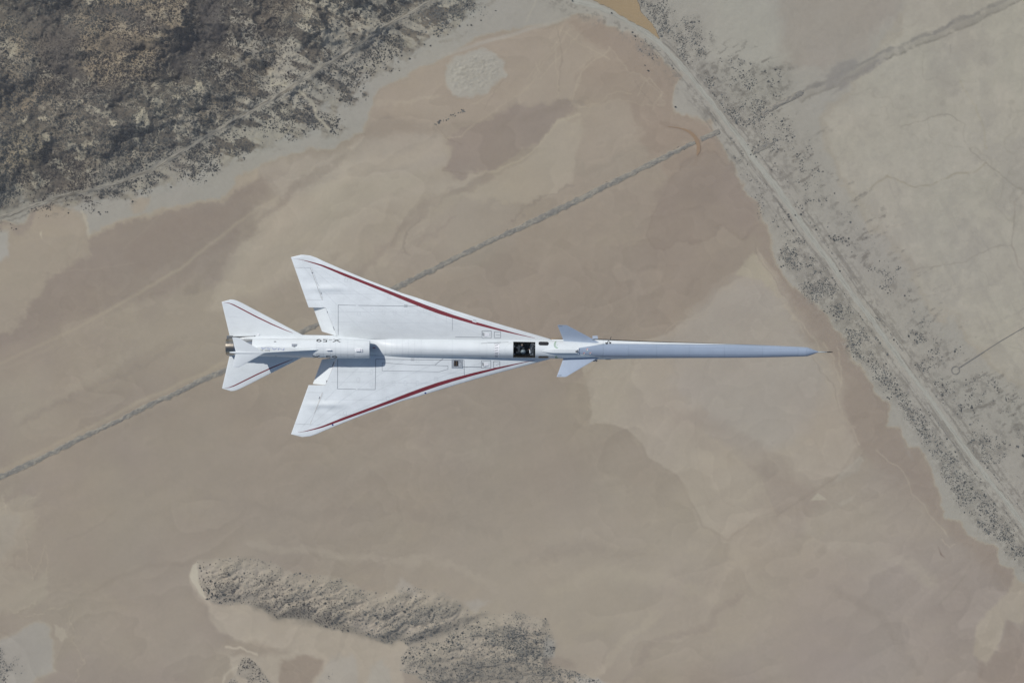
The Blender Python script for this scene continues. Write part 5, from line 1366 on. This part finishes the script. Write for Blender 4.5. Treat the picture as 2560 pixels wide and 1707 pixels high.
def roadcol(o_, p_):
    n_ = fbm(p_[:, 0]*.3+o_*3, p_[:, 1]*.3, 12, 301, 4)[:, None]; n2_ = fbm(p_[:, 0]*.12+o_*5, p_[:, 1]*.12, 5, 303, 4, .65)[:, None]
    c = lin((161, 161, 155))*(1-n_*.3)+lin((146, 145, 139))*n_*.3
    c = c*(1-.20*ss(n2_, .48, .7))
    e = min(1, max(0, (abs(o_)-3.8)/2.2)); return c*(1-.8*e)+lin((152, 151, 144))*.8*e
roadw = lambda u: np.interp(u, [0, .15, .3, .36, .6, 1], [1.25, 1.1, .95, 1.35, 1.0, .95])
SM = soil_mat('packed_dirt', amp=.10)
tag(ribbon('road', ROAD, [-6, -5.3, -4.6, -3.8, -2.8, -1.9, -.9, 0, .9, 1.9, 2.8, 3.8, 4.6, 5.3, 6], lambda o_, p_: .06+.0*p_[:, 0], SM, colf=roadcol, rag=3.4, seed=310, wf=roadw, step=2.5), kind='structure')
tag(ribbon('track', TRACK, [-4.4, -3, -1.6, -.5, .5, 1.6, 3, 4.4], lambda o_, p_: (.14 if abs(o_) < 4 else .03)+.0*p_[:, 0], SM, colf=lambda o_, p_: lin((149, 146, 138))*(1-.55*(ss(fbm(p_[:, 0]*.35+o_*9, p_[:, 1]*.35, 9, 311, 3), .4, .75)[:, None])), rag=3.2, seed=320), kind='structure')
def bermcol(o_, p_):
    n_ = fbm((p_[:, 0]*.91-p_[:, 1]*.41)*.42, p_[:, 0]*.41+p_[:, 1]*.91, 4.6, 331, 4, .72)[:, None]; n_ = ss(n_, .34, .70)
    e = min(1, max(0, (abs(o_)-5.2)/2.6))
    c = lin((142, 139, 132))*n_+lin((120, 120, 118))*(1-n_)
    return c*(1-.85*e)+lin((147, 138, 125))*.85*e
bz = lambda o_, p_: .05+max(0, 1-(o_/8.0)**2)*(.25+.6*(fbm(p_[:, 0], p_[:, 1], 6, 337, 3)-.3))
BO = [-8, -7.3, -6.6, -5.9, -5.2, -4.5, -3.8, -3.1, -2.4, -1.8, -1.2, -.6, 0, .6, 1.2, 1.8, 2.4, 3.1, 3.8, 4.5, 5.2, 5.9, 6.6, 7.3, 8]
tag(ribbon('embankment', BERM, BO, bz, SM, colf=bermcol, rag=4.5, seed=340, wf=lambda u: np.interp(u, [0, .2, .3, .45, .55, .7, .85, 1], [1.0, .85, 1.0, .85, 1.05, .9, 1.08, .8]), step=1.6), kind='structure')
for P in (BERM2, BERM3, BERM4):
    tag(ribbon('embankment', P, [o_*.8 for o_ in BO], bz, SM, colf=bermcol, rag=2.4, seed=350, step=1.6), kind='structure')
# ring track with its access path
q = [(2388.4+9.7*math.cos(t_), 925.4+9.7*math.sin(t_)) for t_ in np.linspace(0, 2*math.pi, 40)]
for P, w_ in ((q, 1.1), ([(2397, 919),(2410,911),(2460.6,878.5)], 1.3), ([(2461,878),(2500,853),(2560,818),(2640,770)], .7)):
    V = []; q_ = np.array(P); t_ = np.gradient(q_, axis=0); t_ /= np.hypot(t_[:, 0], t_[:, 1])[:, None]; nn_ = np.stack([-t_[:, 1], t_[:, 0]], 1)
    for a_ in (-w_, w_):
        p_ = q_+nn_*a_; a, b = g2w(p_[:, 0], p_[:, 1]); V.append(np.stack([a, b, GZ+gz(p_[:, 0], p_[:, 1])+.3], 1))
    V = np.stack(V, 1).reshape(-1, 3); ii = np.arange(len(q_)-1)*2; Q = np.stack([ii, ii+1, ii+3, ii+2], 1)
    tag(big_mesh('path', V, Q, SM, ALBF(np.tile(lin((122, 122, 121)), (len(V), 1)))), kind='structure')

# muddy water
m, t, p = newmat('muddy_water'); p.inputs['Roughness'].default_value = .22; p.inputs['Specular IOR Level'].default_value = .25
tc = t.nodes.new('ShaderNodeTexCoord'); n1 = t.nodes.new('ShaderNodeTexNoise'); n1.inputs['Scale'].default_value = .05; n1.inputs['Detail'].default_value = 6
t.links.new(tc.outputs['Object'], n1.inputs[0]); v = t.nodes.new('ShaderNodeVectorMath'); v.operation = 'SCALE'; v.inputs[0].default_value = tuple(ALBF(lin((150, 134, 110))[None])[0])
t.links.new(math_node(t, 'MULTIPLY_ADD', n1.outputs[0], .14, .93), v.inputs['Scale']); t.links.new(v.outputs[0], p.inputs['Base Color'])
n3 = t.nodes.new('ShaderNodeTexNoise'); n3.inputs['Scale'].default_value = .8; t.links.new(tc.outputs['Object'], n3.inputs[0])
b = t.nodes.new('ShaderNodeBump'); b.inputs['Strength'].default_value = .12; b.inputs['Distance'].default_value = .1; t.links.new(n3.outputs[0], b.inputs['Height']); t.links.new(b.outputs[0], p.inputs['Normal'])
M_water = m
def flat_poly(name, P, z, material, jag=2.0, seed=1):
    q = resample(P+[P[0]], 3); x_, y_ = q[:, 0].copy(), q[:, 1].copy()
    x_ += (fbm(q[:, 0], q[:, 1], 12, seed, 3)-.5)*2*jag; y_ += (fbm(q[:, 0], q[:, 1], 12, seed+9, 3)-.5)*2*jag
    a, b = g2w(x_, y_); 
    o = mesh_obj(name, [(a[i], b[i], GZ+z) for i in range(len(a)-1)], [tuple(range(len(a)-1))], material)
    return o
tag(flat_poly('water', [(1440,-70),(1474,-2),(1500,10),(1527,22),(1553,40),(1599,65),(1628,82),(1650,100),(1645,86),(1629,60),(1618,45),(1604,33),(1598,18),(1593,0),(1585,-70)], .45, M_water, 3, 5), kind='structure')
M_wet = M_water.copy(); M_wet.name = 'brown_channel_water'
[n_ for n_ in M_wet.node_tree.nodes if n_.type == 'VECT_MATH'][0].inputs[0].default_value = tuple(ALBF(lin((143, 124, 106))[None])[0])
CH = [(1669,317),(1690,319),(1712,324),(1728,333),(1740,346),(1745,358),(1747,372),(1745,384),(1742,389)]
tag(ribbon('water', CH, [-4, 0, 4], lambda o_, p_: .25+.0*p_[:, 0], M_wet, wf=lambda u: np.interp(u, [0, .3, .5, .7, .9, 1], [.1, .35, .9, 1.2, 1.1, .4])), kind='structure')

DG = DN.reshape(shp)
# east of x=900 in the scrub the cover thins into separate bushes
def scatter(NT, x0, x1, y0, y1, pw, k):
    a = rng.uniform(x0, x1, NT); b = rng.uniform(y0, y1, NT)
    i_ = np.clip(np.searchsorted(gxs, a), 0, nx-1); j_ = np.clip(np.searchsorted(gys, b), 0, ny-1)
    dv = DG[j_, i_]; kp = rng.random(NT) < dv**pw*k
    return a[kp], b[kp]
A = [scatter(330000, -60, 1270, -60, 580, 1.1, .60), scatter(200000, -60, 1600, 1390, 1767, 1.1, .40), scatter(520000, 1270, 2620, -60, 1767, 1.3, .75), scatter(30000, -60, 1270, 580, 1390, 1.2, .5)]
px_ = np.concatenate([a[0] for a in A]); py_ = np.concatenate([a[1] for a in A])
ns_ = len(px_)
size = np.exp(rng.normal(math.log(.33), .38, ns_)); size = np.where(px_ > 1500, size*.92, size); size = np.where(py_ > 1380, size*.9, size); size = np.clip(size, .18, 1.1)
dk = COL[np.clip(np.searchsorted(gys, py_), 0, ny-1)*nx+np.clip(np.searchsorted(gxs, px_), 0, nx-1)].mean(1)
size = np.where((dk < lin((97,)*3)[0]) & (px_ < 900), size*.7, size)   # the smooth dark hollows carry only very low growth
nr = 5; NVS = nr+1
ang = np.arange(nr)*2*math.pi/nr
bx, by = g2w(px_, py_); bz_ = gz(px_, py_)
VV = np.zeros((ns_, NVS, 3), np.float32)
a0 = rng.uniform(0, 6.28, ns_)[:, None]+ang[None, :]
r1 = size[:, None]*rng.uniform(.65, 1.25, (ns_, nr)); hh = size*rng.uniform(.35, .8, ns_)
VV[:, :nr, 0] = bx[:, None]+r1*np.cos(a0); VV[:, :nr, 1] = by[:, None]+r1*np.sin(a0); VV[:, :nr, 2] = (bz_+.0)[:, None]
VV[:, nr, 0] = bx; VV[:, nr, 1] = by; VV[:, nr, 2] = bz_+hh
VV[:, :, 2] += GZ
tri = np.array([(k, (k+1) % nr, nr) for k in range(nr)], np.int64)
Q = (tri[None]+(np.arange(ns_)*NVS)[:, None, None]).reshape(-1, 3)
tint = rng.random(ns_)
brown = (ss(fbm(px_, py_, 160, 601, 3)+.1*(rng.random(ns_)-.5), .45, .6)*(px_ < 900))[:, None]
cc = np.array([.118, .120, .108])*(1-brown)+np.array([.100, .088, .074])*brown
nw = ((px_ < 1000) & (py_ < 580))[:, None]; cc = np.where(nw, cc*.62, cc)
cc = cc*(.5+1.0*tint[:, None])
scr = big_mesh('desert_scrub', VV.reshape(-1, 3), Q, soil_mat('scrub_foliage', amp=.35, sc=2.5), np.repeat(cc, NVS, 0), k=3, smooth=False)
tag(scr, 'grey-brown low desert scrub dotted over hills, dunes and road verges', 'scrub', kind='stuff')

# larger single bushes: each one a thing
M_leaf = mat('bush_leaves', (.085, .09, .08), .9, var=.4, vscale=6); M_twig = mat('bush_twigs', (.09, .07, .055), .9, var=.2)
def make_bush(seed):
    r_ = random.Random(seed); V, F = [], []
    lobes = [(r_.uniform(-.45, .45), r_.uniform(-.45, .45), r_.uniform(.45, .75), r_.uniform(.4, .62)) for _ in range(6)]
    for k in range(230):
        lx, ly, lz, lr = r_.choice(lobes)
        u = r_.uniform(-.4, 1); a = r_.uniform(0, 6.283); rr = lr*r_.uniform(.75, 1.05); q = math.sqrt(1-u*u)
        c = Vector((lx+rr*q*math.cos(a), ly+rr*q*math.sin(a), max(.05, lz+rr*u*.8)))
        t1 = Vector((r_.uniform(-1, 1), r_.uniform(-1, 1), r_.uniform(-.6, .6))).normalized()*.13; t2 = t1.cross(Vector((r_.uniform(-1, 1), r_.uniform(-1, 1), 1)).normalized()).normalized()*.10
        n = len(V); V += [c-t1, c+t2, c+t1, c-t2]; F.append((n, n+1, n+2, n+3))
    root = bpy.data.objects.new('desert_bush', None); C.objects.link(root)
    mesh_obj('foliage', V, F, M_leaf, root)
    V, F = [], []
    for lx, ly, lz, lr in lobes:
        n = len(V)
        for (x, y, z, r0) in ((lx*.2, ly*.2, 0, .05), (lx, ly, lz, .02)):
            for k in range(4): V.append((x+r0*math.cos(k*1.571), y+r0*math.sin(k*1.571), z))
        for k in range(4): F.append((n+k, n+(k+1) % 4, n+4+(k+1) % 4, n+4+k))
    mesh_obj('stems', V, F, M_twig, root)
    return root
protos = [make_bush(s) for s in (1, 2, 3)]
used = [False]*3
def where(px, py):
    if py > 1380:
        if px < 640: return 'dark round bush on the ridge western tip by its pale sand rim' if py < 1470 else 'large dark bush by the steep edge of the ridge western tip'
        if px < 800: return 'dark bush on the western half of the southern dune ridge below the tailplane'
        if px < 1000: return 'dark bush on the middle of the southern dune ridge near its lower edge' if py > 1540 else 'dark bush on the upper middle slope of the southern dune ridge'
        if px < 1110: return 'dark bush on the rounded western nose of the southeastern dune lobe' if py > 1600 else 'dark bush in the hollow between the two dune lobes'
        return 'large dark bush on the striped upper part of the southeastern dune lobe' if py < 1620 else 'dark bush on the lower part of the southeastern dune lobe'
    if px < 1290 and py < 600:
        if px < 330: return 'dark bush on the pale shore below the western end of the dirt track'
        if px < 600: return 'dark bush on the pale shore where the scrub ends left of the middle track'
        if px < 850: return 'dark bush near the pale winding gully that runs out toward the lakebed'
        if px < 960: return 'dark bush on the grey shore flat left of the pale salt pan'
        return 'dark bush on the grey shore flat above the pale salt pan'
    if py < 110: return 'dark bush beside the road near the brown pond'
    if py < 330: return 'small dark bush on the brown lakebed near the road bend'
    if px < 1920: return 'dark bush on the short embankment east of the road crossing'
    if py < 560: return 'dark bush hugging the road edge level with the faint branching wash'
    if py < 640: return 'dark bush in the clump east of the road above the nose'
    if py < 860: return 'dark bush in the dense scrub strip beside the road right of the nose'
    if py < 1060: return 'dark bush in the scrub strip left of the road near the ring track'
    return 'dark bush beside the lower right stretch of the dirt road'
def place_bush(px, py, r_m, label, group):
    label = where(px, py)
    k = random.randrange(3); src = protos[k]
    if used[k]:
        root = src.copy(); C.objects.link(root)
        for chd in list(src.children):
            c = chd.copy(); C.objects.link(c); c.parent = root
    else: root = src; used[k] = True
    a, b = g2w(px, py); root.location = (a, b, GZ+float(gz(np.array([px]), np.array([py]))[0]))
    root.rotation_euler = (0, 0, random.uniform(0, 6.28)); s = r_m; root.scale = (s, s, s*.8)
    tag(root, label, 'bush', group)
LB1 = 'round dark desert bush standing out among the low scrub on the southern dune ridge'
for (x, y) in TL(640, 1280, [(700,1017),(1168,1135),(1205,1142),(1030,1108),(1362,910),(345,860),(300,842),(180,775),(168,938),(1290,1110),(650,1050),(765,1015),(1895,1110),(1850,1140),(2148,1030),(1408,1292),(1372,1332),(1498,1292),(1748,1250),(1720,1250),(1700,1232),(1640,1420),(1575,1455),(1605,1310),(1800,1185),(2110,1150),(2305,1130),(1860,1395),(1820,1435),(1540,1240),(1690,1395),(1470,1455),(2270,1180),(2050,1050),(1980,1040),(1345,1385),(1640,1262),(1765,1180),(1515,1140),(1440,1320),(630,830),(120,870),(840,1080),(1690,1330),(2185,1275)])+TL(0, 1280, [(1915,718),(1950,740),(1942,772),(1910,735),(2052,755),(2150,802),(2020,828),(1938,628),(1980,648),(2098,568),(1832,505),(2070,752),(1995,770),(1955,765),(2110,790),(1870,715),(1900,790),(2240,560),(2180,690)]):
    place_bush(x+random.uniform(-1, 1), y+random.uniform(-1, 1), random.uniform(.5, 1.05), LB1, 'dark bushes on the southern dune ridge')
LB2 = 'dark bush on the pale fringe where the northwestern scrub thins toward the lakebed'
for (x, y) in TL(640, 0, [(1305,568),(1410,468),(2065,188),(1410,542),(735,1170),(715,1208),(700,1190),(1420,185),(1325,480),(790,690),(985,812),(1140,525),(600,825),(980,860),(1760,318),(1720,185),(1545,410),(1600,420),(1865,240),(1940,235),(1975,235),(2200,100),(1630,320),(1670,335),(895,910),(820,885),(780,870)])+TL(0, 427, [(1950,40),(1890,92),(1215,282),(1150,262),(970,380),(920,398),(860,362),(905,380),(985,378),(1570,150),(1335,205),(1300,210)]):
    place_bush(x, y, random.uniform(.45, .8), LB2, 'bushes along the pale northern fringe')
LB3 = 'dark bush beside the pale dirt road crossing the eastern flats'
for (x, y) in TL(1920, 427, [(185,400),(205,450),(190,420),(210,455),(310,345),(320,380),(300,400),(490,310),(535,275),(250,408),(92,510),(228,548),(430,505),(440,540),(560,600),(600,630),(575,620),(610,640),(740,620),(120,880),(140,870),(660,920)])+TL(1280, 0, [(555,10),(915,120),(2165,1330),(2215,1400),(2240,1440),(2190,1420),(2205,1385),(1500,985),(2160,1510),(1130,335),(1105,300),(1250,650),(1220,602)])+TL(1920, 854, [(1475,645),(1485,675),(1640,890),(1715,1010),(1110,520),(1130,505),(1095,510),(1865,1345),(2335,1040),(2345,1050),(1900,1210)]):
    place_bush(x, y, random.uniform(.45, .8), LB3, 'bushes beside the eastern dirt road')
for k in range(3):
    if not used[k]: print('unused bush proto', k)
# ------------------------------------------------------------ haze
m = bpy.data.materials.new('air'); m.use_nodes = True; t = m.node_tree
for n_ in list(t.nodes):
    if n_.type == 'BSDF_PRINCIPLED': t.nodes.remove(n_)
vo = t.nodes.new('ShaderNodeVolumePrincipled'); vo.inputs['Density'].default_value = HAZE
vo.inputs['Color'].default_value = (.86, .90, 1.0, 1); vo.inputs['Anisotropy'].default_value = .2
t.links.new(vo.outputs[0], t.nodes['Material Output'].inputs['Volume'])
zt = CAMZ+20; zb2 = GZ-45
V, F = box_vf(-9000, 9000, -9000, 9000, zb2, zt)
hz = mesh_obj('haze', V, F, m); tag(hz, 'thin pale haze in the air between the jet and the desert', kind='stuff')
